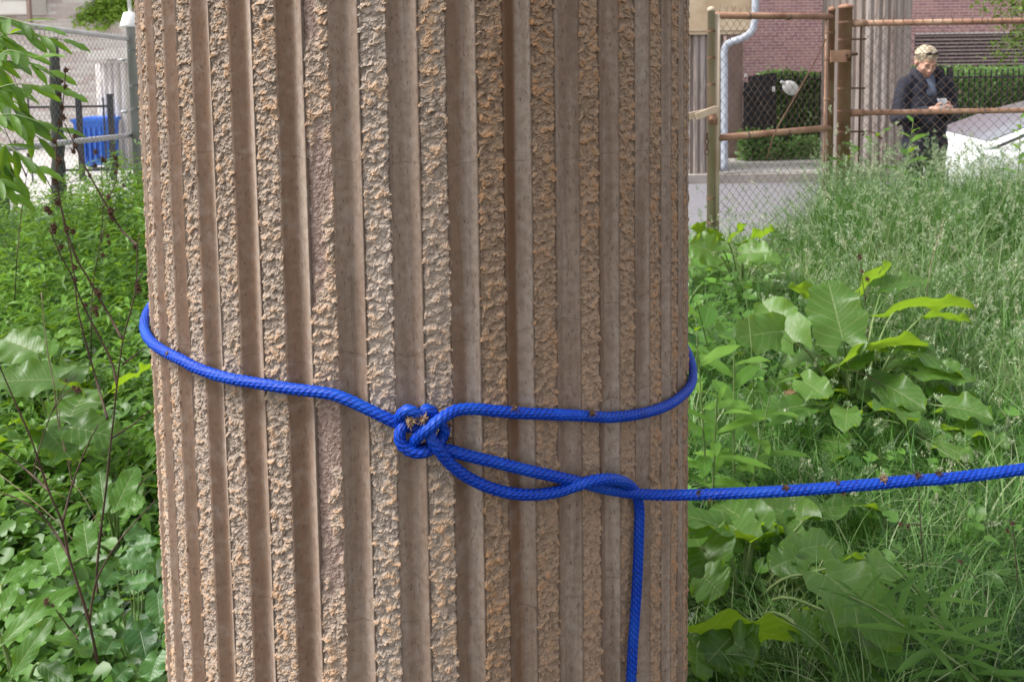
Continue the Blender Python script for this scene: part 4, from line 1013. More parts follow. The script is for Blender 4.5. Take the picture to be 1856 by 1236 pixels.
# greenhouse frame lines: front foot, roof front, roof rear, rear foot
G = {'ff': (0.02, .76, COWL-.01), 'rf': (-1.15, .60, COWL+.40), 'rm': (-1.7, .62, COWL+.46), 'rr': (-2.2, .58, COWL+.42), 'bf': (-2.9, .70, COWL-.02)}
prof = [G['ff'], (-.55, .69, COWL+.225), G['rf'], G['rm'], G['rr'], (-2.55, .66, COWL+.22), G['bf']]
Vr = []
for u, hw, z in prof:
    bul = 0.10 if z < COWL+.1 else 0.03
    for s in (-1, -.86, -.5, 0, .5, .86, 1):
        dz = 0.025*(1-s*s); du = (bul if u > -1.4 else -bul*.5)*(1-s*s)
        Vr.append(cw(u+du, s*hw, z+dz))
roof_faces = [tuple(int(i) for i in f) for f in grid_faces(len(prof), 7)]
shell = put('roof', mesh('roof', Vr, roof_faces), M_CAR, car)
sd = shell.modifiers.new('th', 'SOLIDIFY'); sd.thickness = 0.012; sd.offset = 0
Vr = np.array(Vr).reshape(len(prof), 7, 3)
def lift(P, nrm, d): return P + nrm*d
def pane(name, rows, cols, inset, mat, d=0.006, t0=0.0, t1=1.0):
    S = Vr[rows[0]:rows[1]+1, cols[0]:cols[1]+1]
    nr, nc = S.shape[:2]; uu = np.linspace(t0*(nr-1), t1*(nr-1), 9); vv = np.linspace(inset*(nc-1), (1-inset)*(nc-1), 9)
    Q = np.zeros((9, 9, 3))
    for i, a in enumerate(uu):
        for j, b in enumerate(vv):
            a0, b0 = min(int(a), nr-2), min(int(b), nc-2); fa, fb = a-a0, b-b0
            Q[i, j] = (S[a0, b0]*(1-fa)*(1-fb)+S[a0+1, b0]*fa*(1-fb)+S[a0, b0+1]*(1-fa)*fb+S[a0+1, b0+1]*fa*fb)
    n = np.cross(Q[1:, :-1]-Q[:-1, :-1], Q[:-1, 1:]-Q[:-1, :-1]).mean((0, 1)); n /= np.linalg.norm(n)
    if n[2] < 0: n = -n
    return put(name, mesh(name, Q+n*d, grid_faces(9, 9)), mat, car)
pane('rear_window', (0, 2), (0, 6), 0.17, M_GLASS, .016, 0.06, 0.90)
pane('windscreen', (4, 6), (0, 6), 0.10, M_GLASS, .016, 0.08, 0.92)
for s in (-1, 1):
    # side glass and pillars
    hwz = lambda z: .80-(z-COWL)*.36
    top = [(-.05, COWL), (-.57, COWL+.215), (-1.17, COWL+.38), (-1.7, COWL+.435), (-2.2, COWL+.395), (-2.55, COWL+.2), (-2.88, COWL-.02)]
    V = []
    for u, z in top: V += [cw(u, s*(hwz(z)-.005), z), cw(u, s*.80, COWL-.03)]
    put('side_panel', mesh('side_panel', V, grid_faces(len(top), 2), False), M_CAR, car)
    for u0, u1, nm in ((-.42, -1.42, 'side_window'), (-1.52, -2.45, 'side_window')):
        V = []
        for u in np.linspace(u0, u1, 7):
            zt_ = float(np.interp(-u, [-a for a, _ in top], [b for _, b in top]))-.045
            V += [cw(u, s*(hwz(zt_)+.004), max(zt_, COWL+.03)), cw(u, s*.806, COWL+.015)]
        put(nm, mesh(nm, V, grid_faces(7, 2), False), M_GLASS, car)
    q = cw(-2.2, s*.93, COWL+.07)
    me = MB(); me.add(*ell((0, 0, 0), (.09, .05, .06))); e = put('wing_mirror', me.mesh('wing_mirror'), M_CAR, car); e.location = Vector(q)-car.location
    for u in (-.45, -2.9):
        a, b_ = cw(u, s*.66, .31), cw(u, s*.868, .31)
        tyre = put('wheel', MB().tube([a, a+(b_-a)*.05, a+(b_-a)*.95, b_], [.27, .31, .31, .27], 28).mesh('wheel'), M_TYRE, car)
        rim = obj('rim', MB().tube([a+(b_-a)*.9, a+(b_-a)*1.03], [.2, .19], 24).mesh('rim'), M_RIM, tyre)
    h0 = cw(.15, s*.66, COWL-.34); hl = put('tail_light', MB().add(*ell((0, 0, 0), (.08, .12, .06))).mesh('tail_light'), M_TAIL, car); hl.location = Vector(h0)-car.location
put('bumper', MB().tube(spline([cw(.18, -.78, .36), cw(.30, -.5, .36), cw(.33, 0, .36), cw(.30, .5, .36), cw(.18, .78, .36)], n=20), .07, 10).mesh('bumper'), M_TRIM, car)
put('lower_panel', MB().tube(spline([cw(-.35, -.80, .50), cw(.02, -.80, .50), cw(.16, -.66, .50), cw(.19, 0, .50), cw(.16, .66, .50), cw(.02, .80, .50)], n=30), .125, 12).mesh('lower_panel'), M_LOWER, car)
# ------------------------------------------------------------------ leaves and plants
def leaf_grid(P0, P1, up, width, kind='burdock', droop=0.1, fold=0.15, wave=0.06, nt_=22, ns_=15, seed=0, side_curl=0.0):
    """one leaf blade from its foot P0 to its tip P1; returns vertices, faces and (t, s)"""
    g = np.random.default_rng(abs(int(seed))+1); P0, P1 = np.asarray(P0, float), np.asarray(P1, float)
    d = P1-P0; L = np.linalg.norm(d); d /= L; up = np.asarray(up, float); up = up-d*(up@d); up /= np.linalg.norm(up); sd = np.cross(d, up)
    t_ = np.linspace(0, 1, nt_); s_ = np.linspace(-1, 1, ns_); T, S = np.meshgrid(t_, s_, indexing='ij')
    if kind == 'burdock': w_ = 1.30*(T+.02)**0.36*(1.0-T)**0.44
    elif kind == 'heart': w_ = 1.42*(T+.01)**0.45*(1-T)**0.62
    elif kind == 'dock': w_ = 1.25*(T+.01)**0.55*(1-T)**0.5
    else: w_ = 1.75*(T+.004)**0.75*(1-T)**0.72
    w_ = w_*width/2
    edge = 1 + (0.09 if kind == 'burdock' else 0.02)*np.sin(T*19+g.uniform(0, 6)+S*1.5)*(np.abs(S) > .3) + (0.035 if kind == 'burdock' else .012)*np.sin(T*43+g.uniform(0, 6))
    X = S*w_*(1+(edge-1)*np.abs(S)**2)
    back = 0.0
    if kind in ('burdock', 'heart'): back = 0.26*np.abs(S)**1.6*np.clip(1-T*1.6, 0, 1)**2
    A = (T-back)*L
    Z = fold*np.abs(X) - side_curl*(np.abs(S)**2)*w_ - droop*L*T*T + droop*L*0.35*T \
        + wave*width*(S*S)*(np.sin(T*12.5+g.uniform(0, 6)+np.sign(S)*1.2)+.6*np.sin(T*23+g.uniform(0, 6)-np.sign(S)*.7)) \
        + 0.008*width*np.sin((T-.28*np.abs(S))*7*2*np.pi)*(1-np.abs(S))*(kind != 'lance') + 0.02*width*g.normal()*S
    V = P0 + d*A[..., None] + sd*X[..., None] + up*Z[..., None]
    return V, grid_faces(nt_, ns_), T, S
def leaf_obj(parent, P0, P1, up, width, mat, name='leaf', **kw):
    V, F, T, S = leaf_grid(P0, P1, up, width, **kw)
    return put(name, mesh(name, V, F, True, lt=T, ls=S), mat, parent)
M_BURD = m_leaf('burdock_leaf', (0.05, 0.125, 0.022), (0.12, 0.235, 0.045), (0.55, 0.82, 0.005), 0.48, 0.38, 0.5, 0.7, tint=False)
M_BROAD = m_leaf('broad_weed_leaf', (0.05, 0.14, 0.018), (0.15, 0.30, 0.04), (0.50, 0.80, 0.01), 0.45, 0.48, 0.3, 0.5, tint=False)
M_VIOLET = m_leaf('violet_leaf', (0.02, 0.075, 0.018), (0.07, 0.18, 0.04), (0.28, 0.50, 0.03), 0.32, 0.4, 0.45, 0.35, tint=False)
M_SHRUB = m_leaf('shrub_leaflet', (0.03, 0.10, 0.012), (0.14, 0.30, 0.025), (0.52, 0.80, 0.01), 0.48, 0.42, 0.4, 0.4, tint=False)
M_GOLD = m_leaf('goldenrod_leaf', (0.05, 0.14, 0.018), (0.12, 0.26, 0.04), (0.45, 0.72, 0.015), 0.38, 0.48, 0.3, 0.4, tint=False)
M_DOCK = m_leaf('dock_leaf', (0.035, 0.105, 0.014), (0.09, 0.22, 0.03), (0.50, 0.78, 0.01), 0.4, 0.4, 0.45, 0.9, tint=False)
M_STALK = m_noisy('green_stalk', (0.12, 0.19, 0.06), (0.22, 0.28, 0.11), 20, 0.6, 0.3)
M_DEAD = m_noisy('dead_brown_stalk', (0.035, 0.022, 0.017), (0.12, 0.075, 0.055), 18, 0.75, 0.25, 0.4, 0.002, (1, 1, .4))
M_DEADP = m_noisy('pale_dead_stalk', (0.20, 0.14, 0.10), (0.34, 0.26, 0.19), 18, 0.8, 0.2)
UPZ = np.array([0, 0, 1.0])
def toward(P, k=0.5):
    """a normal leaning from straight up towards the lens"""
    d = CAM-np.asarray(P); d /= np.linalg.norm(d); u = UPZ*(1-k)+d*k; return u/np.linalg.norm(u)
def burdock(base_px, extra, leaves, lab, mat=None, kind='burdock', name='burdock_plant', cat='plant', group=None, stalk_r=0.006):
    b0 = gnd(*base_px); root = empty(name, (b0[0], b0[1], 0)); tag(root, lab, cat, group)
    ge = np.random.default_rng(int(base_px[0])); allv = list(leaves)
    for i in range(extra):
        a = ge.uniform(0, 6.28); r_ = ge.uniform(.05, .36 if extra < 30 else .52); zz = ge.uniform(.14, .34)*(1.1-r_); L_ = ge.uniform(.13, .25)
        q0 = b0+np.array([math.cos(a)*r_, math.sin(a)*r_, zz]); q1 = q0+np.array([math.cos(a), math.sin(a), ge.uniform(-.35, .35)])*L_
        if math.hypot(q0[0]-CX, q0[1]-CY) < CR+.06 or math.hypot(q1[0]-CX, q1[1]-CY) < CR+.05: continue
        leaf_obj(root, q0, q1, UPZ+ge.normal(size=3)*.32, L_*ge.uniform(.75, 1.0), mat or M_BURD, kind=kind, droop=ge.uniform(.1, .4), fold=ge.uniform(0, .3), wave=.08, seed=700+i, nt_=18, ns_=13)
        put('stalk', MB().tube(spline([b0, (b0+q0)/2+np.array([0, 0, .05]), q0, q0+(q1-q0)*.06], n=10), np.linspace(stalk_r, stalk_r*.5, 10), 6).mesh('stalk'), M_STALK, root)
    for i, lf in enumerate(leaves):
        (x0, y0, D0), (x1, y1, D1), wd, k, kw = lf
        P0, P1 = at(x0, y0, D0), at(x1, y1, D1)
        zm_ = 0.20 if kind == 'burdock' else 0.07
        if P0[2] < zm_: P0 = gnd(x0, y0, zm_)
        if P1[2] < zm_-.02: P1 = gnd(x1, y1, zm_-.02)
        kw = dict(kw); kw.setdefault('seed', i*7+int(x0)); kw.setdefault('kind', kind)
        up = kw.pop('up', None); up = toward(P0, k) if up is None else np.array(up)
        leaf_obj(root, P0, P1, up, wd, mat or M_BURD, **kw)
        md_ = (b0+P0)/2 + np.array([0, 0, 0.12*max(0.2, P0[2])]) + (P0-b0)*0.12
        dd = (P1-P0)/np.linalg.norm(P1-P0)
        r_ = np.linspace(stalk_r, stalk_r*.55, 14)
        put('stalk', MB().tube(spline([b0+np.array([0, 0, -.01]), md_, P0, P0+dd*0.3*np.linalg.norm(P1-P0)*0.2], n=14), r_, 7).mesh('stalk'), M_STALK, root)
    return root
# big burdock in the middle distance on the right
burdock((1545, 770), 36, [
    ((1528, 618, 3.45), (1500, 505, 3.62), .30, .75, dict(droop=.08, fold=.10, wave=.05, seed=3)),
    ((1440, 620, 3.5), (1380, 545, 3.7), .25, .6, dict(droop=.05, fold=.35)),
    ((1420, 600, 3.55), (1335, 610, 3.45), .22, .75, dict(droop=.10)),
    ((1535, 655, 3.4), (1655, 590, 3.62), .20, .10, dict(droop=.35, fold=.25, up=(-.2, .55, .8))),
    ((1620, 565, 3.8), (1745, 530, 3.95), .21, .12, dict(droop=.30, fold=.15, up=(-.1, .6, .75))),
    ((1640, 630, 3.55), (1775, 675, 3.45), .27, .55, dict(droop=.28, fold=.05, up=(.15, -.15, .9))),
    ((1555, 530, 4.0), (1610, 478, 4.15), .19, .2, dict(droop=.1, up=(-.2, .7, .6))),
    ((1500, 545, 3.95), (1430, 515, 4.05), .19, .25, dict(droop=.15, up=(.2, .6, .7))),
    ((1600, 520, 4.05), (1680, 500, 4.1), .16, .35, dict(droop=.15)),
    ((1670, 575, 3.75), (1755, 570, 3.75), .15, .3, dict(droop=.25, up=(0, .5, .8))),
    ((1455, 690, 3.35), (1500, 720, 3.2), .19, .6, dict(droop=.1, kind='heart')),
    ((1455, 735, 3.25), (1390, 745, 3.15), .2, .35, dict(droop=.2)),
    ((1560, 640, 3.55), (1530, 665, 3.4), .18, .3, dict(droop=.15)),
], 'large burdock with broad wavy leaves in the middle of the grass, right of the column')
burdock((1345, 560), 14, [
    ((1300, 440, 4.9), (1255, 412, 5.0), .26, .2, dict(up=(.2, .6, .7))),
    ((1320, 440, 4.9), (1345, 412, 5.0), .25, .2, dict(up=(-.2, .6, .7))),
    ((1350, 440, 4.9), (1400, 415, 4.95), .26, .3, dict(up=(-.2, .5, .7))),
    ((1345, 460, 4.7), (1395, 455, 4.6), .2, .5, {}),
    ((1300, 460, 4.7), (1252, 440, 4.7), .24, .75, {}),
    ((1370, 470, 4.8), (1420, 470, 4.75), .18, .4, {}),
], 'smaller burdock with bright leaf edges by the gate post, farthest of the burdocks')
# burdock at the lower right foot of the column
burdock((1345, 1120), 8, [
    ((1288, 1022, 2.30), (1245, 955, 2.38), .26, .85, dict(droop=.05, fold=.12, wave=.05)),
    ((1275, 1045, 2.28), (1310, 1075, 2.2), .17, .6, dict(droop=.2)),
    ((1352, 978, 2.5), (1310, 935, 2.6), .20, .6, dict(droop=.1)),
    ((1358, 982, 2.48), (1300, 960, 2.45), .15, .12, dict(droop=.3, up=(.3, .6, .7))),
    ((1360, 985, 2.46), (1400, 950, 2.5), .15, .15, dict(droop=.3, up=(-.3, .6, .7))),
    ((1372, 960, 2.62), (1300, 905, 2.8), .22, .6, dict(droop=.12)),
    ((1470, 935, 2.85), (1600, 890, 3.0), .20, .35, dict(droop=.25, up=(-.1, .25, .9))),
    ((1455, 945, 2.8), (1375, 905, 2.95), .2, .55, dict(droop=.1)),
    ((1440, 1000, 2.55), (1530, 975, 2.7), .13, .5, dict(droop=.2)),
    ((1445, 1010, 2.5), (1395, 1028, 2.4), .13, .6, dict(droop=.15)),
    ((1270, 1150, 2.0), (1440, 1130, 2.12), .20, .05, dict(droop=.25, up=(-.15, .75, .55), wave=.05)),
    ((1330, 1150, 2.1), (1280, 1200, 2.0), .20, .55, dict(droop=.15)),
    ((1330, 1165, 2.1), (1375, 1190, 2.05), .18, .6, dict(droop=.1)),
    ((1262, 1170, 2.0), (1265, 1225, 1.95), .12, .1, dict(up=(.5, .5, .6))),
    ((1440, 1130, 2.3), (1490, 1155, 2.2), .12, .5, dict(droop=.15)),
    ((1500, 1030, 2.5), (1560, 1010, 2.55), .15, .2, dict(up=(-.2, .5, .8))),
    ((1540, 1040, 2.5), (1630, 1020, 2.55), .14, .5, {}),
], 'burdock with pale crumpled leaves below the rope at the right foot of the column')
# left burdock
burdock((110, 860), 16, [
    ((105, 688, 2.8), (-20, 690, 2.75), .22, .30, dict(droop=.05, fold=.12)),
    ((60, 690, 3.05), (190, 720, 3.0), .24, .12, dict(up=(-.1, .6, .8), droop=.2)),
    ((130, 775, 2.7), (215, 790, 2.7), .17, .45, dict(droop=.15)),
    ((120, 765, 2.85), (160, 700, 3.0), .24, .15, dict(up=(0, .6, .75))),
    ((70, 780, 2.75), (20, 760, 2.75), .17, .2, dict(up=(.2, .4, .8))),
    ((70, 640, 3.3), (0, 610, 3.35), .22, .6, {}),
    ((215, 700, 3.1), (275, 660, 3.2), .19, .2, dict(up=(0, .6, .75))),
    ((85, 780, 2.8), (130, 830, 2.7), .16, .3, {}),
], 'large burdock with flat grey-green leaves left of the column')
# light green three-part leaves
burdock((95, 770), 0, [((95, 612, 3.2), (55, 597, 3.2), .07, .35, {}), ((98, 612, 3.2), (130, 595, 3.25), .07, .35, {}), ((96, 614, 3.2), (90, 645, 3.05), .08, .4, {}), ((118, 618, 3.2), (150, 622, 3.2), .06, .4, {})],
    'light green three-leaved sprout above the left burdock', M_BROAD, 'lance', 'broadleaf_sprout', 'plant', None, .003)
# broad pointed weeds close to the right edge of the column
def weed(base_px, top, n, ll, lw, lab, mat=None, name='leafy_weed', seed=1, z0frac=0.25, group=None, lean=0.0, kind='lance', r=0.005):
    g = np.random.default_rng(seed); b0 = gnd(*base_px); tp = at(*top); root = empty(name, (b0[0], b0[1], 0)); tag(root, lab, 'plant', group)
    P = spline([b0, b0*.6+tp*.4+np.array([lean*.2, 0, .03]), b0*.2+tp*.8+np.array([lean*.3, 0, .02]), tp], n=30)
    put('stem', MB().tube(P, np.linspace(r, r*.4, 30), 7).mesh('stem'), M_STALK, root)
    for i in range(n):
        f = z0frac+(1-z0frac)*i/(n-1); q = P[int(f*29)]; a = i*2.4+g.uniform(-.4, .4)
        el = 0.25+0.75*f; dv = np.array([math.cos(a), math.sin(a), el-.35]); dv /= np.linalg.norm(dv)
        L = ll*(1.1-.5*abs(f-.55))*g.uniform(.8, 1.1)*(1 if f < .9 else .6)
        leaf_obj(root, q, q+dv*L, toward(q, .25), lw*L/ll, mat or M_BROAD, kind=kind, droop=.22, fold=.25, wave=.03, nt_=10, ns_=5, seed=seed*50+i)
    return root
weed((1285, 960), (1262, 600, 2.7), 11, .17, .085, 'broad-leaved weed with pale leaves touching the right edge of the column', seed=3)
weed((1330, 930), (1330, 620, 2.85), 13, .16, .078, 'broad-leaved weed with one upright pale leaf, second from the column', seed=4)
weed((1350, 960), (1400, 700, 2.8), 14, .18, .05, 'narrow-leaved weed between the pale weed and the large burdock', seed=5)
weed((1290, 960), (1300, 720, 2.6), 13, .20, .05, 'narrow-leaved weed standing right above the rope beside the column', seed=6)
weed((1300, 720), (1262, 548, 3.5), 6, .2, .13, 'bright lobed weed beside the column edge, above the rope', seed=16)
weed((1880, 1330), (1530, 1075, 1.9), 40, .17, .026, 'arching goldenrod stem with narrow leaves in the lower right corner', M_GOLD, 'goldenrod', 7, .12)
weed((1780, 1290), (1640, 1040, 2.0), 24, .15, .025, 'shorter goldenrod stem just above the arching one, lower right', M_GOLD, 'goldenrod', 8, .2)
weed((1620, 480), (1655, 222, 6.1), 12, .17, .085, 'leafy sapling in front of the middle fence rail, left of the person', M_BROAD, 'sapling', 9, .5)
weed((1320, 470), (1600, 240, 6.2), 9, .14, .08, 'second thin sapling against the fence beside the rusty post', M_BROAD, 'sapling', 10, .75)
weed((1840, 470), (1850, 215, 5.9), 9, .16, .08, 'thin sapling with bright leaves at the right frame edge before the car', M_BROAD, 'sapling', 11, .6)
# dock leaves and violets, lower left
burdock((40, 1300), 0, [
    ((5, 1165, 1.9), (125, 1050, 2.0), .085, .35, dict(kind='dock', droop=.45, fold=.2, wave=.05)),
    ((20, 1230, 1.85), (85, 1120, 1.9), .08, .5, dict(kind='dock', droop=.3, wave=.07)),
    ((60, 1150, 2.0), (170, 1170, 1.95), .12, .2, dict(kind='dock', up=(0, .4, .8), droop=.2)),
    ((-10, 1130, 2.0), (30, 1050, 2.1), .07, .5, dict(kind='dock', droop=.2)),
    ((70, 1200, 1.9), (130, 1240, 1.85), .07, .5, dict(kind='dock')),
    ((0, 1060, 2.2), (75, 1010, 2.3), .08, .3, dict(kind='dock')),
], 'dock with curled long leaves and pale midribs in the lower left corner', M_DOCK, 'dock', 'dock_plant')
burdock((250, 1260), 0, [
    ((250, 1130, 1.98), (265, 1190, 1.9), .105, .65, dict(kind='heart')), ((275, 1140, 1.97), (225, 1175, 1.93), .10, .6, dict(kind='heart')), ((205, 1035, 2.05), (185, 1060, 2.0), .075, .7, dict(kind='heart')),
    ((285, 1075, 1.98), (290, 1130, 1.92), .085, .6, dict(kind='heart')), ((235, 1060, 2.05), (280, 1050, 2.05), .085, .3, dict(kind='heart')), ((215, 1100, 2.0), (175, 1110, 1.98), .08, .5, dict(kind='heart')),
    ((265, 1020, 2.1), (215, 1010, 2.1), .07, .5, dict(kind='heart')), ((205, 1160, 1.93), (190, 1185, 1.9), .075, .7, dict(kind='heart')), ((285, 1190, 1.9), (270, 1235, 1.85), .09, .5, dict(kind='heart')),
    ((240, 990, 2.15), (285, 980, 2.15), .07, .4, dict(kind='heart')), ((255, 960, 2.2), (225, 975, 2.15), .07, .6, dict(kind='heart')), ((170, 1145, 1.97), (140, 1165, 1.95), .06, .6, dict(kind='heart')), ((230, 1210, 1.88), (205, 1235, 1.85), .07, .6, dict(kind='heart'))],
    'violet clump with heart-shaped blue-green leaves at the left foot of the column', M_VIOLET, 'heart', 'violet_plant', 'plant', None, .0025)
burdock((215, 1010), 0, [((205, 930, 2.3), (248, 840, 2.45), .11, .6, dict(kind='dock')), ((215, 935, 2.3), (262, 900, 2.35), .10, .4, dict(kind='dock')), ((190, 930, 2.3), (180, 850, 2.4), .09, .5, dict(kind='dock')), ((160, 1010, 2.2), (150, 940, 2.3), .10, .6, dict(kind='dock')), ((110, 1040, 2.2), (95, 985, 2.3), .10, .7, dict(kind='dock'))],
    'upright dock leaves behind the dark dead stalk, left of the column', M_DOCK, 'dock', 'dock_plant')

# compound-leaved shrub reaching in from the left edge
sh = empty('compound_leaf_shrub', (-1.75, 2.45, 0)); tag(sh, 'shrub with drooping compound leaves reaching in at the left frame edge', 'shrub')
DS = 2.35; tw = MB()
tw.tube(spline([(-1.75, 2.45, 0), (-1.72, 2.43, .8), (-1.66, 2.4, 1.3), (-1.60, 2.36, 1.72)], n=20), np.linspace(.02, .008, 20), 8)
rach = [((-75, 100), (112, 72), .0), ((-90, 60), (70, 50), -.05), ((-60, 190), (105, 165), -.08), ((-70, 140), (88, 128), .06), ((-60, 230), (100, 232), .0), ((-60, 180), (45, 215), .1), ((-50, 270), (62, 300), -.06), ((-60, 250), (25, 320), .08), ((-30, 130), (60, 105), -.12), ((-60, 320), (20, 350), 0), ((-70, 90), (30, 170), .14), ((-40, 215), (70, 250), .12), ((-60,60),(20,95),.1)]
g = np.random.default_rng(12)
for ri, (a, b_, dd) in enumerate(rach):
    A, B2 = at(a[0], a[1], DS+dd), at(b_[0], b_[1], DS+dd-.06)
    P = spline([A, (A+B2)/2+np.array([0, 0, .035]), B2], n=22); tw.tube(P, np.linspace(.003, .0012, 22), 5)
    tw.tube(spline([np.array([-1.68+g.normal()*.02, 2.41, min(1.65, max(1.0, A[2]-.12))]), A], n=6), .004, 5)
    ax = (B2-A)/np.linalg.norm(B2-A); np_ = 5
    for i in range(np_):
        q = P[5+int(i*16/np_)]
        for s in (-1, 1):
            dv = ax*.75 + s*np.cross(ax, UPZ)*.55*g.uniform(.5, 1.1) + np.array([0, 0, -.45*g.uniform(.3, 1.6)])+g.normal(size=3)*.22
            dv /= np.linalg.norm(dv); L = .084*g.uniform(.8, 1.15)
            leaf_obj(sh, q, q+dv*L, toward(q, .35)+g.normal(size=3)*.25, .034*g.uniform(.9, 1.15), M_SHRUB, 'leaflet', kind='lance', droop=.2, fold=.25, wave=.02, nt_=9, ns_=5, seed=ri*40+i*2+s)
    q = P[-1]; dv = ax+np.array([0, 0, -.3])+g.normal(size=3)*.15; dv /= np.linalg.norm(dv)
    leaf_obj(sh, q, q+dv*.09, toward(q, .4), .036, M_SHRUB, 'leaflet', kind='lance', droop=.2, fold=.2, nt_=9, ns_=5, seed=ri)
put('twigs', tw.mesh('twigs'), M_STALK, sh)

# dead brown stalks with burs
def stalk(lab, lines, burs_, base, D=2.1, r0=.0055, mat=None, dvar=0.0, group='dead brown stalks left of the column'):
    b0 = gnd(*base); root = empty('dead_stalk', (b0[0], b0[1], 0)); tag(root, lab, 'stalk', group)
    for i, ln in enumerate(lines):
        P = [at(x, y, D+dvar*(k/len(ln))+(0 if i == 0 else .02*i)) if not (i > 0 and k == 0) else at(x, y, D+.0) for k, (x, y) in enumerate(ln)]
        if i == 0: P = [np.array([b0[0], b0[1], -.02])] + P
        Q = spline(P, n=max(20, len(P)*8)); rr = np.linspace(r0 if i == 0 else r0*.7, r0*.3, len(Q))*(1+.12*np.sin(np.linspace(0, 40, len(Q))))
        put('stem' if i == 0 else 'branch', MB().tube(Q, rr, 7).mesh('stem'), mat or M_DEAD, root)
    for x, y, r in burs_:
        e = put('bur', BURM[int(x+y) % 4], M_BUR, root); e.location = Vector(at(x, y, D+.02))-root.location; e.scale = (r, r, r)
BURM = [bur_mesh('bur', 1.0, 40, 90+i, .6, 1.5) for i in range(4)]
for b_ in BURM: b_.materials.append(M_BUR)
stalk('forked dead brown stalk rising from the bottom edge, leftmost of the dark stalks', [[(183, 1236), (175, 1190), (162, 1128), (143, 1065), (125, 1008), (113, 948), (88, 888), (58, 800), (30, 735), (0, 665), (-20, 620)],
    [(162, 1128), (168, 1085), (180, 1040), (219, 976), (282, 906)], [(125, 1008), (100, 965), (70, 927), (30, 903), (0, 893), (-20, 888)], [(113, 948), (134, 870), (162, 800), (178, 770)], [(172, 1190), (140, 1155), (105, 1110), (95, 1095)], [(88, 888), (40, 845), (0, 815)]],
    [(80, 1203, .012), (84, 1090, .009), (95, 1098, .006)], (186, 1270), 1.95, .0044)
stalk('tall thick dead stalk with many burs nearest the left edge of the column', [[(178, 1080), (175, 1047), (182, 969), (192, 888), (201, 800), (206, 757), (212, 698), (223, 616), (238, 560), (247, 512), (249, 445), (254, 425)],
    [(212, 698), (201, 653), (167, 586), (149, 549), (130, 500), (112, 467), (89, 415)], [(221, 614), (200, 575), (179, 538), (160, 504), (138, 467), (118, 405), (105, 340), (102, 258), (112, 210), (119, 129)],
    [(249, 445), (221, 418), (200, 384), (163, 319), (138, 268), (117, 224)], [(195, 760), (175, 690), (156, 623), (141, 560), (134, 495), (122, 430), (114, 398)], [(223, 660), (265, 628)], [(200, 795), (240, 770), (275, 742)], [(247, 512), (262, 490)]],
    [(119, 128, .009), (112, 148, .006), (118, 157, .0075), (108, 172, .006), (112, 196, .008), (115, 214, .010), (108, 222, .007), (135, 248, .009), (137, 265, .010), (133, 275, .008), (163, 319, .007), (200, 383, .012), (201, 392, .009), (205, 398, .007), (98, 256, .008), (98, 258, .006), (108, 290, .010), (106, 295, .009), (99, 330, .011), (104, 368, .010), (84, 379, .010), (90, 385, .009), (97, 412, .012), (120, 415, .010), (132, 420, .009), (98, 420, .010), (134, 485, .010), (110, 448, .009), (112, 447, .007), (176, 530, .012), (180, 535, .009), (174, 560, .010), (176, 570, .008), (155, 553, .007), (249, 520, .011), (251, 528, .010), (244, 448, .007), (136, 508, .008), (197, 440, .007), (186, 463, .008), (195, 428, .007)], (178, 1110), 2.2, .0044)
stalk('thin dead stalk with dry brown heads in the weeds behind the tall dead stalk', [[(165, 620), (168, 520), (182, 440), (186, 380), (184, 300), (186, 280)], [(183, 440), (190, 410), (196, 396)], [(186, 380), (210, 330), (212, 290)]],
    [(173, 276, .014), (186, 290, .013), (190, 292, .012), (209, 287, .015), (212, 300, .011), (210, 312, .012), (197, 357, .016), (172, 300, .012), (224, 337, .011)], (165, 660), 3.9, .0045)
stalk('slender pale dead stem crossing the left burdock leaf', [[(128, 860), (105, 760), (98, 700), (85, 630), (75, 530)], [(128, 840), (110, 790), (108, 740)]], [(140, 707, .012), (133, 702, .008)], (135, 900), 2.75, .004, M_DEADP)
stalk('bowed dead stem with a single round bur left of the thick dead stalk', [[(60, 860), (75, 800), (95, 745), (118, 700), (140, 680)], [(95, 745), (120, 712), (140, 708)]], [(141, 708, .013), (120, 690, .006)], (55, 900), 2.6, .004)
stalk('thin dead stem before the fence, farthest left of the burred stems', [[(30, 480), (35, 420), (48, 320), (60, 250), (50, 200), (20, 130)], [(52, 288), (75, 310), (95, 345), (105, 360)], [(48, 320), (20, 260), (5, 225)]],
    [(52, 282, .010), (75, 318, .012), (20, 233, .008), (27, 258, .007)], (25, 560), 3.2, .004)
GRR = 'dead brown stalks in the grass on the right'
stalk('short dead stem with two round brown heads above the large burdock', [[(1575, 640), (1570, 560), (1562, 500), (1558, 468)], [(1568, 545), (1575, 520), (1572, 505)]], [(1558, 466, .016), (1572, 506, .013), (1562, 492, .011)], (1578, 720), 3.9, .004, None, 0, GRR)
stalk('dark thin dead stem under the rope, left one of the pair below the bristly bur', [[(1672, 1010), (1668, 940), (1664, 880)], [(1669, 950), (1640, 950), (1632, 945)]], [(1664, 872, .007), (1632, 950, .007), (1646, 955, .006)], (1676, 1060), 2.35, .003, None, 0, GRR)
stalk('dark thin dead stem with small heads near the right edge below the rope', [[(1845, 1060), (1840, 1000), (1835, 950)], [(1838, 975), (1828, 960)]], [(1835, 948, .008), (1826, 962, .007)], (1850, 1110), 2.3, .003, None, 0, GRR)
stalk('leaning dead stem with one dark head in the grass right of the goldenrod tip', [[(1800, 1105), (1770, 1050), (1742, 1018)]], [(1741, 1017, .007)], (1810, 1150), 2.2, .003, None, 0, GRR)
stalk('long straight pale stalk leaning right in the tall grass', [[(1680, 530), (1690, 470), (1705, 420), (1712, 395)]], [], (1675, 600), 4.2, .004, M_DEADP, 0, GRR)
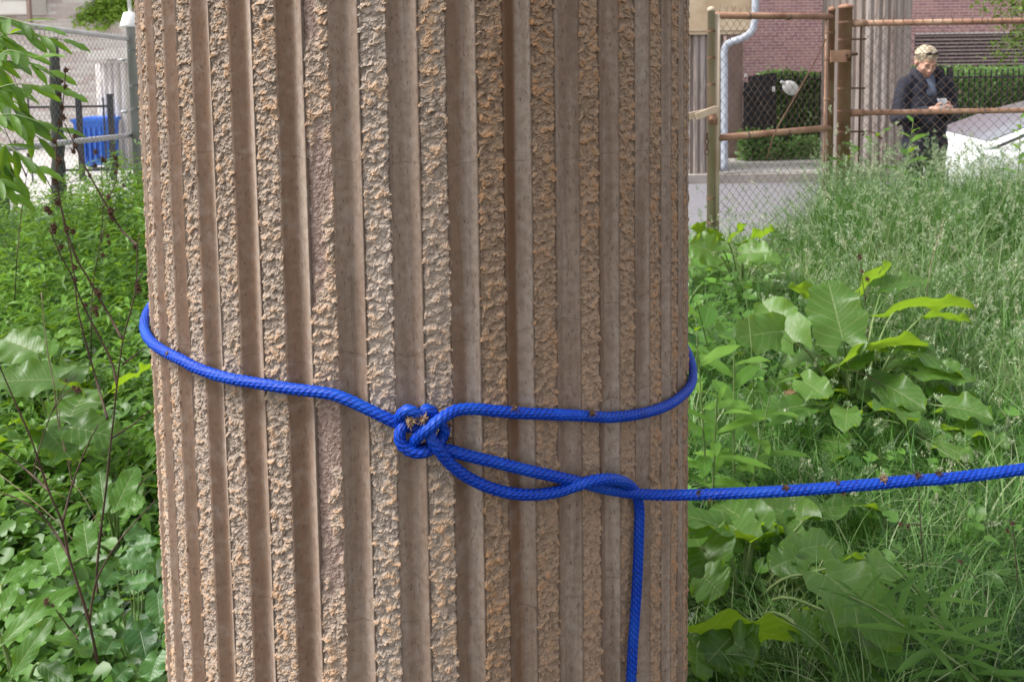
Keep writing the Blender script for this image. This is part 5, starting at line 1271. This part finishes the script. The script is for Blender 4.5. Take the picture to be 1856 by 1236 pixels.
stalk('dark bare stem slanting across the weeds beside the column', [[(1365, 680), (1355, 560), (1335, 470), (1318, 410)]], [], (1366, 760), 3.0, .0035, M_STALK, 0, GRR)
stalk('thin brown twig lying across the gap under the large burdock', [[(1600, 700), (1520, 660), (1450, 630), (1420, 612)]], [], (1605, 735), 3.35, .003, None, 0, GRR)
rng2 = np.random.default_rng(4)
M_DRY = m_leaf('dry_leaf', (0.16, 0.09, 0.05), (0.34, 0.22, 0.12), (0.5, 0.3, 0.1), 0.2, 0.8, 0.15, 0.4, tint=False)
for x0, y0, x1, y1, zz, L_, lab in ((1565, 725, 1612, 708, .12, .05, 'curled brown dead leaf under the large burdock'), (1420, 715, 1440, 708, .2, .03, 'pale withered scrap of leaf beside the large burdock'), (1480, 1150, 1520, 1165, .06, .05, 'brown dead leaf lying under the goldenrod'), (1300, 1215, 1340, 1200, .05, .04, 'small brown dead leaf at the bottom edge beside the column'), (60, 1000, 95, 990, .08, .045, 'brown dead leaf among the creeping cover, lower left')):
    P0, P1 = gnd(x0, y0, zz), gnd(x1, y1, zz+.03); V, F, T, S = leaf_grid(P0, P1, toward(P0, .5), L_*1.3, kind='dock', droop=.4, fold=.5, wave=.15, nt_=10, ns_=7, seed=x0)
    o = obj('dead_leaf', mesh('dead_leaf', V, F, True, lt=T, ls=S), M_DRY); tag(o, lab, 'dead leaf', 'dead leaves lying in the weeds')
tb_ = MB()
for i in range(46):
    x0, y0 = rng2.uniform(60, 280), rng2.uniform(700, 960); p0 = gnd(x0, y0+rng2.uniform(60, 160)); a = rng2.uniform(0, 6.28); L = rng2.uniform(.15, .45)
    e = p0+np.array([math.cos(a)*L, math.sin(a)*L*.4, rng2.uniform(.08, .32)]); tb_.tube(spline([p0, (p0+e)/2+rng2.normal(size=3)*.03, e], n=8), np.linspace(.0022, .0008, 8), 4)
o = obj('dry_twigs', tb_.mesh('dry_twigs'), M_DEADP); tag(o, 'tangle of thin dry twigs lying among the weeds', 'twigs', kind='stuff')
# ------------------------------------------------------------------ grass and ground cover (nobody could count it)
def m_grass(name, cols, trans, tf=0.35):
    t = NT(name); f = t.attr('tint')
    c = t.ramp(f, [(i/(len(cols)-1), c) for i, c in enumerate(cols)])
    t.done(c, 0.42, 0.4)
    tr = t.n('BsdfTranslucent'); t.l(t.mix(0.5, trans, c), tr.inputs[0])
    mx = t.n('MixShader'); mx.inputs[0].default_value = tf
    t.l(t.b.outputs[0], mx.inputs[1]); t.l(tr.outputs[0], mx.inputs[2]); t.l(mx.outputs[0], t.out.inputs[0])
    return t.m
M_GRASS = m_grass('tall_grass_blades', [(0.010, 0.035, 0.006), (0.035, 0.10, 0.018), (0.095, 0.225, 0.04), (0.21, 0.37, 0.12), (0.42, 0.44, 0.26)], (0.22, 0.45, 0.04), 0.28)
M_SEED = m_grass('grass_seed_heads', [(0.13, 0.22, 0.09), (0.24, 0.34, 0.18), (0.38, 0.45, 0.28), (0.50, 0.50, 0.34)], (0.35, 0.42, 0.2), 0.25)
def blades(x, y, h, w_, bend, seed, segs=5, tint=None, z0=None):
    g = np.random.default_rng(seed); n = len(x); a = g.uniform(0, 2*np.pi, n)
    t_ = np.linspace(0, 1, segs+1)[None, :]
    hx = bend*h; r = hx[:, None]*t_**2*1.0; zz = h[:, None]*(t_-0.42*np.minimum(bend, 1.4)[:, None]*t_**3)
    cxy = np.stack([np.cos(a), np.sin(a)], 1); px = x[:, None]+cxy[:, :1]*r; py = y[:, None]+cxy[:, 1:]*r
    fa = a+np.pi/2+g.normal(size=n)*.5; ww = w_[:, None]*(1-t_)**0.6*(0.55+0.9*t_*(1-t_)*2)/2
    dx = np.cos(fa)[:, None]*ww; dy = np.sin(fa)[:, None]*ww
    if z0 is None: z0 = np.zeros(n)-.03
    Z = z0[:, None]+zz
    Lf = np.stack([px-dx, py-dy, Z], -1); Rt = np.stack([px+dx, py+dy, Z], -1)
    V = np.stack([Lf, Rt], 2).reshape(-1, 3); m_ = (segs+1)*2
    k = np.arange(segs)*2; f0 = np.stack([k, k+1, k+3, k+2], 1)
    F = (f0[None]+m_*np.arange(n)[:, None, None]).reshape(-1, 4)
    if tint is None: tint = g.random(n)
    return V, F, np.repeat(tint, m_)
def join(L):
    V, F, T, n = [], [], [], 0
    for a, b, c in L: V.append(a); F.append(b+n); T.append(c); n += len(a)
    return np.concatenate(V), np.concatenate(F), np.concatenate(T)
def scatter(n, y0, y1, xl, xr, seed, power=1.0, pad=0.06):
    """ground points seen between two image columns xl..xr, at depth y0..y1"""
    g = np.random.default_rng(seed); y = (y0**power+(y1**power-y0**power)*g.random(n))**(1/power)
    px = g.uniform(xl, xr, n); x = (px-928)/FPX*y*1.0 + g.normal(size=n)*pad*.3
    return x, y, g
def clear(x, y, extra=0.03):
    return (np.hypot(x-CX, y-CY) > CR+extra)
GR = []; HD = []
# right field
def hmax(x, y):
    """how tall the grass stands: low by the gate, tall along the right-hand fence"""
    r_ = x/y
    tall = sstep(.30, .40, r_)*sstep(3.8, 5.4, y)
    mid = 0.27 + 0.10*sstep(2.6, 4.5, y) + 0.06*pn(x*1.3, y*1.3, 31)
    mid = np.where((r_ < .30) & (y < 3.0), mid*.55, mid)
    return mid*(1-tall) + (0.76+.12*pn(x*1.5, y*1.5, 33))*tall
x, y, g = scatter(34000, 1.75, 6.65, 1215, 1990, 21, 1.35); k = clear(x, y) & (x > .2) & ~((x/y < .28) & (y < 3.0) & (g.random(len(x)) < .6)); x, y = x[k], y[k]; n = len(x)
h = hmax(x, y)*g.uniform(.45, 1.15, n)*(1+.7*pn(x*4, y*4, 37)); pt = np.clip(.47+.7*pn(x*1.1, y*1.1, 41)+.5*pn(x*5, y*5, 42)+.2*g.normal(size=n)+.18*sstep(3, 6, y), 0, .93); pt[g.random(n) < .03] = 1
GR.append(blades(x, y, h, g.uniform(.0025, .0062, n)*(1+.12*y), g.gamma(2.0, .28, n)+.1, 22, 5, pt))
# lower trodden tufts
x, y, g = scatter(13000, 1.8, 4.0, 1215, 1990, 23, 1.2); k = clear(x, y) & ~((x/y < .27) & (y < 2.9) & (g.random(len(x)) < .65)); x, y = x[k], y[k]; n = len(x)
pt = np.clip(.45+.9*pn(x*1.7, y*1.7, 43)+.18*g.normal(size=n), 0, .95)
GR.append(blades(x, y, g.uniform(.10, .30, n), g.uniform(.003, .007, n), g.gamma(2.4, .45, n)+.2, 24, 5, pt))
# tall stand along the right-hand fence
x, y, g = scatter(6500, 5.3, 6.42, 1500, 1990, 27, 1.0); n = len(x)
GR.append(blades(x, y, g.uniform(.55, 1.0, n)*(1+.25*pn(x*2.2, y*2.2, 29)), g.uniform(.004, .009, n), g.gamma(2.0, .16, n)+.05, 28, 5, np.clip(.5+.5*pn(x*3, y*3, 45)+.2*g.normal(size=n), 0, .95)))
# stems carrying seed heads
def spikes(P, d, L, w_, seed, tint):
    g = np.random.default_rng(seed); n = len(P); s = np.cross(d, g.normal(size=(n, 3))); s /= np.linalg.norm(s, axis=1)[:, None]+1e-9
    l = (L*g.uniform(.6, 1.3, n))[:, None]; V = np.stack([P, P+d*l*.5+s*w_/2, P+d*l, P+d*l*.5-s*w_/2], 1).reshape(-1, 3)
    return V, np.stack([np.arange(n)*4+i for i in range(4)], 1), np.repeat(tint, 4)
def heads(n, y0, y1, xl, xr, seed, hs=1.0, hl=.10, minfrac=.9):
    x, y, g = scatter(n, y0, y1, xl, xr, seed, 1.3); k = clear(x, y, .1); x, y = x[k], y[k]; n = len(x)
    h = hmax(x, y)*g.uniform(minfrac, 1.3, n)*hs; bend = g.gamma(2, .10, n)+.02
    V, F, T = blades(x, y, h, 0*h+.0022*(1+.10*y), bend, seed+1, 5, np.clip(.5+.2*g.normal(size=n), 0, 1)); GR.append((V, F, T))
    tip = V.reshape(n, 6, 2, 3)[:, 5].mean(1); prev = V.reshape(n, 6, 2, 3)[:, 4].mean(1); d = tip-prev; d /= np.linalg.norm(d, axis=1)[:, None]
    q = 30; u = g.random((n, q))**0.8; droop = np.zeros((n, q, 3)); droop[..., 2] = -.25*u**2*hl
    side = g.normal(size=(n, 1, 3))*.0075*np.ones((1, q, 1)) + g.normal(size=(n, q, 3))*.0065
    cl = np.floor(u*4)/4; rs = g.normal(size=(n, 4, 3))*.0095; idx = np.clip((u*4).astype(int), 0, 3)
    off = np.take_along_axis(rs, idx[..., None].repeat(3, -1), 1)
    P = tip[:, None]+d[:, None]*(u*hl*g.uniform(.6, 1.2, (n, 1)))[..., None]-d[:, None]*.03+off*(1-u[..., None]*.7)+side*.6+droop
    hv = np.clip(.45+.25*g.normal(size=(n, 1))+.15*g.normal(size=(n, q)), 0, 1)
    dq = d[:, None]*1.1+rs.mean(1)[:, None]*20+g.normal(size=(n, q, 3))*.45; dq /= np.linalg.norm(dq, axis=-1)[..., None]
    HD.append(spikes(P.reshape(-1, 3), dq.reshape(-1, 3), .0125, .0042, seed+2, hv.ravel()))
heads(420, 5.4, 6.4, 1490, 1990, 81, 1.12, .09)
heads(1500, 3.8, 6.6, 1480, 1990, 51, 1.0)
heads(420, 3.4, 6.3, 1380, 1990, 61, 1.05, .07)
heads(110, 2.5, 3.6, 1400, 1990, 71, 1.2, .05, .6)
heads(130, 4.6, 6.2, 1250, 1520, 76, 1.5, .08)
V, F, T = join(GR); o = obj('tall_grass', mesh('tall_grass', V, F, True, tint=T), M_GRASS); tag(o, 'tall green grass filling the lot right of the column', 'grass', kind='stuff')
V, F, T = join(HD); o = obj('grass_seed_heads', mesh('grass_seed_heads', V, F, True, tint=T), M_SEED); tag(o, 'pale seed heads standing above the tall grass', 'seed heads', kind='stuff')

# ---- left side: lance-leaved thicket, grass and creeping cover
M_THICK = m_leaf('thicket_leaves', (0.012, 0.05, 0.006), (0.17, 0.35, 0.035), (0.38, 0.58, 0.03), .4, .45, .35)
def lance_stuff(P, d, L, w_, tint, seed):
    """folded two-quad-long leaves at points P along directions d"""
    g = np.random.default_rng(seed); n = len(P); s = np.cross(d, np.array([0, 0, 1.0])+.3*g.normal(size=(n, 3))); s /= np.linalg.norm(s, axis=1)[:, None]+1e-9
    up = np.cross(s, d); t_ = np.array([0, .3, .65, 1.0]); wp = np.array([.12, 1.0, .8, .02])
    C = P[:, None]+d[:, None]*(L[:, None]*t_)[..., None]-np.array([0, 0, 1.0])*(L[:, None]*.35*t_**2)[..., None]
    A = C-s[:, None]*(w_[:, None]*wp/2)[..., None]+up[:, None]*(w_[:, None]*wp*.16)[..., None]; B = C+s[:, None]*(w_[:, None]*wp/2)[..., None]+up[:, None]*(w_[:, None]*wp*.16)[..., None]
    V = np.stack([A, C, B], 2).reshape(-1, 3); f0 = np.array([(r*3+c, r*3+c+1, (r+1)*3+c+1, (r+1)*3+c) for r in range(3) for c in range(2)])
    F = (f0[None]+12*np.arange(n)[:, None, None]).reshape(-1, 4)
    return V, F, np.repeat(tint, 12)
def thicket(n, y0, y1, xl, xr, hfun, seed, ll=.09, lw=.017, per=26, power=1.2):
    x, y, g = scatter(n, y0, y1, xl, xr, seed, power); k = clear(x, y, .12); x, y = x[k], y[k]; n = len(x)
    h = hfun(x, y)*g.uniform(.6, 1.15, n); lean = g.normal(size=(n, 2))*.12
    u = .12+.88*g.random((n, per))**.8
    P = np.stack([x[:, None]+lean[:, :1]*u*h[:, None], y[:, None]+lean[:, 1:]*u*h[:, None], u*h[:, None]], -1).reshape(-1, 3)
    a = g.uniform(0, 6.28, n*per); el = g.uniform(-.1, .9, n*per); d = np.stack([np.cos(a)*np.cos(el), np.sin(a)*np.cos(el), np.sin(el)], 1)
    tt = np.clip(np.repeat(.5+.55*pn(x*1.2, y*1.2, seed)+.12*g.normal(size=n), per)+.12*g.normal(size=n*per), 0, 1)
    L = ll*g.uniform(.6, 1.2, n*per)
    leaves = lance_stuff(P, d, L, lw*L/ll, tt, seed+1)
    st = blades(x, y, h, 0*h+.004, 0*h+.12, seed+2, 3, np.clip(.35+.2*g.normal(size=n), 0, 1))
    return leaves, st
TH = []; GR2 = []
hb = lambda x, y: .30+.25*sstep(3.6, 5.0, y)+.12*pn(x*.9, y*.9, 81)+.30*sstep(5.0, 6.4, y)*sstep(-.56, -.44, x/y)
for args in ((520, 3.4, 7.6, -120, 330, hb, 91), (240, 5.0, 8.4, 110, 340, lambda x, y: .62+.1*pn(x, y, 3), 95)):
    a, b_ = thicket(*args); TH.append(a); GR2.append(b_)
a, b_ = thicket(260, 2.6, 3.8, -120, 330, lambda x, y: .26+.1*pn(x*2, y*2, 6), 99, .085, .02, 18); TH.append(a); GR2.append(b_)
V, F, T = join(TH); o = obj('weed_thicket', mesh('weed_thicket', V, F, True, tint=T), M_THICK); tag(o, 'thicket of narrow-leaved green weeds left of the column', 'weeds', kind='stuff')
x, y, g = scatter(9000, 1.8, 8.4, -150, 330, 101, 1.2); k = clear(x, y); x, y = x[k], y[k]; n = len(x)
pt = np.clip(.40+.7*pn(x*1.2, y*1.2, 44)+.15*g.normal(size=n), 0, .9)
GR2.append(blades(x, y, (.14+.22*sstep(3, 6, y))*g.uniform(.6, 1.3, n), g.uniform(.003, .007, n)*(1+.1*y), g.gamma(2, .3, n)+.15, 102, 5, pt))
V, F, T = join(GR2); o = obj('low_grass', mesh('low_grass', V, F, True, tint=T), M_GRASS); tag(o, 'green grass and thin stems among the weeds left of the column', 'grass', kind='stuff')
# creeping round-leaved cover
M_COVER = m_leaf('creeping_cover_leaves', (0.012, 0.05, 0.008), (0.16, 0.34, 0.055), (0.45, 0.70, 0.03), .33, .38, .45)
def round_leaves(P, r, nrm, seed, tint):
    g = np.random.default_rng(seed); n = len(P); a = np.linspace(.35, 2*np.pi-.35, 9); nrm = nrm/np.linalg.norm(nrm, axis=1)[:, None]
    e1 = np.cross(nrm, g.normal(size=(n, 3))); e1 /= np.linalg.norm(e1, axis=1)[:, None]; e2 = np.cross(nrm, e1)
    rad = r[:, None]*(1+.07*np.sin(a*4))[None]*np.where(np.arange(9) == 4, 1.12, 1.0)
    ringv = P[:, None]+e1[:, None]*(np.cos(a)*rad)[..., None]+e2[:, None]*(np.sin(a)*rad)[..., None]+nrm[:, None]*(r[:, None]*(.22+.12*np.cos(a*2)))[..., None]
    V = np.concatenate([P[:, None], ringv], 1).reshape(-1, 3)
    f0 = np.array([(0, i+1, i+2, i+2) for i in range(8)])[:, :3]
    F = (f0[None]+10*np.arange(n)[:, None, None]).reshape(-1, 3)
    return V, F, np.repeat(tint, 10)
def cover(n, y0, y1, xl, xr, seed, rmin, rmax, hmx, cond=None, power=1.2):
    x, y, g = scatter(n, y0, y1, xl, xr, seed, power); k = clear(x, y, .02)
    if cond is not None: k &= cond(x, y)
    x, y = x[k], y[k]; n = len(x); z = .015+hmx*g.random(n)**1.3*(.6+.8*(pn(x*3, y*3, seed)+.4))
    z = np.clip(z, .01, 1)
    nr = np.stack([g.normal(size=n)*.38, g.normal(size=n)*.38-.25, np.ones(n)], 1)
    return round_leaves(np.stack([x, y, z], 1), g.uniform(rmin, rmax, n), nr, seed+1, np.clip(.5+.5*pn(x*2.2, y*2.2, seed+2)+.2*g.normal(size=n), 0, 1))
CV = [cover(5200, 1.75, 3.4, -150, 330, 111, .011, .026, .16), cover(900, 1.8, 2.4, 120, 330, 115, .02, .034, .17), cover(2600, 3.2, 6.0, -150, 330, 121, .02, .045, .2),
      cover(1200, 1.75, 2.6, 1215, 1560, 131, .008, .02, .10), cover(900, 3.5, 6.2, 1215, 1500, 141, .02, .05, .28), cover(500, 2.3, 3.6, 1215, 1990, 151, .012, .03, .16)]
V, F, T = join(CV); o = obj('creeping_cover', mesh('creeping_cover', V, F, True, tint=T), M_COVER); tag(o, 'creeping round-leaved ground cover around the foot of the column', 'ground cover', kind='stuff')
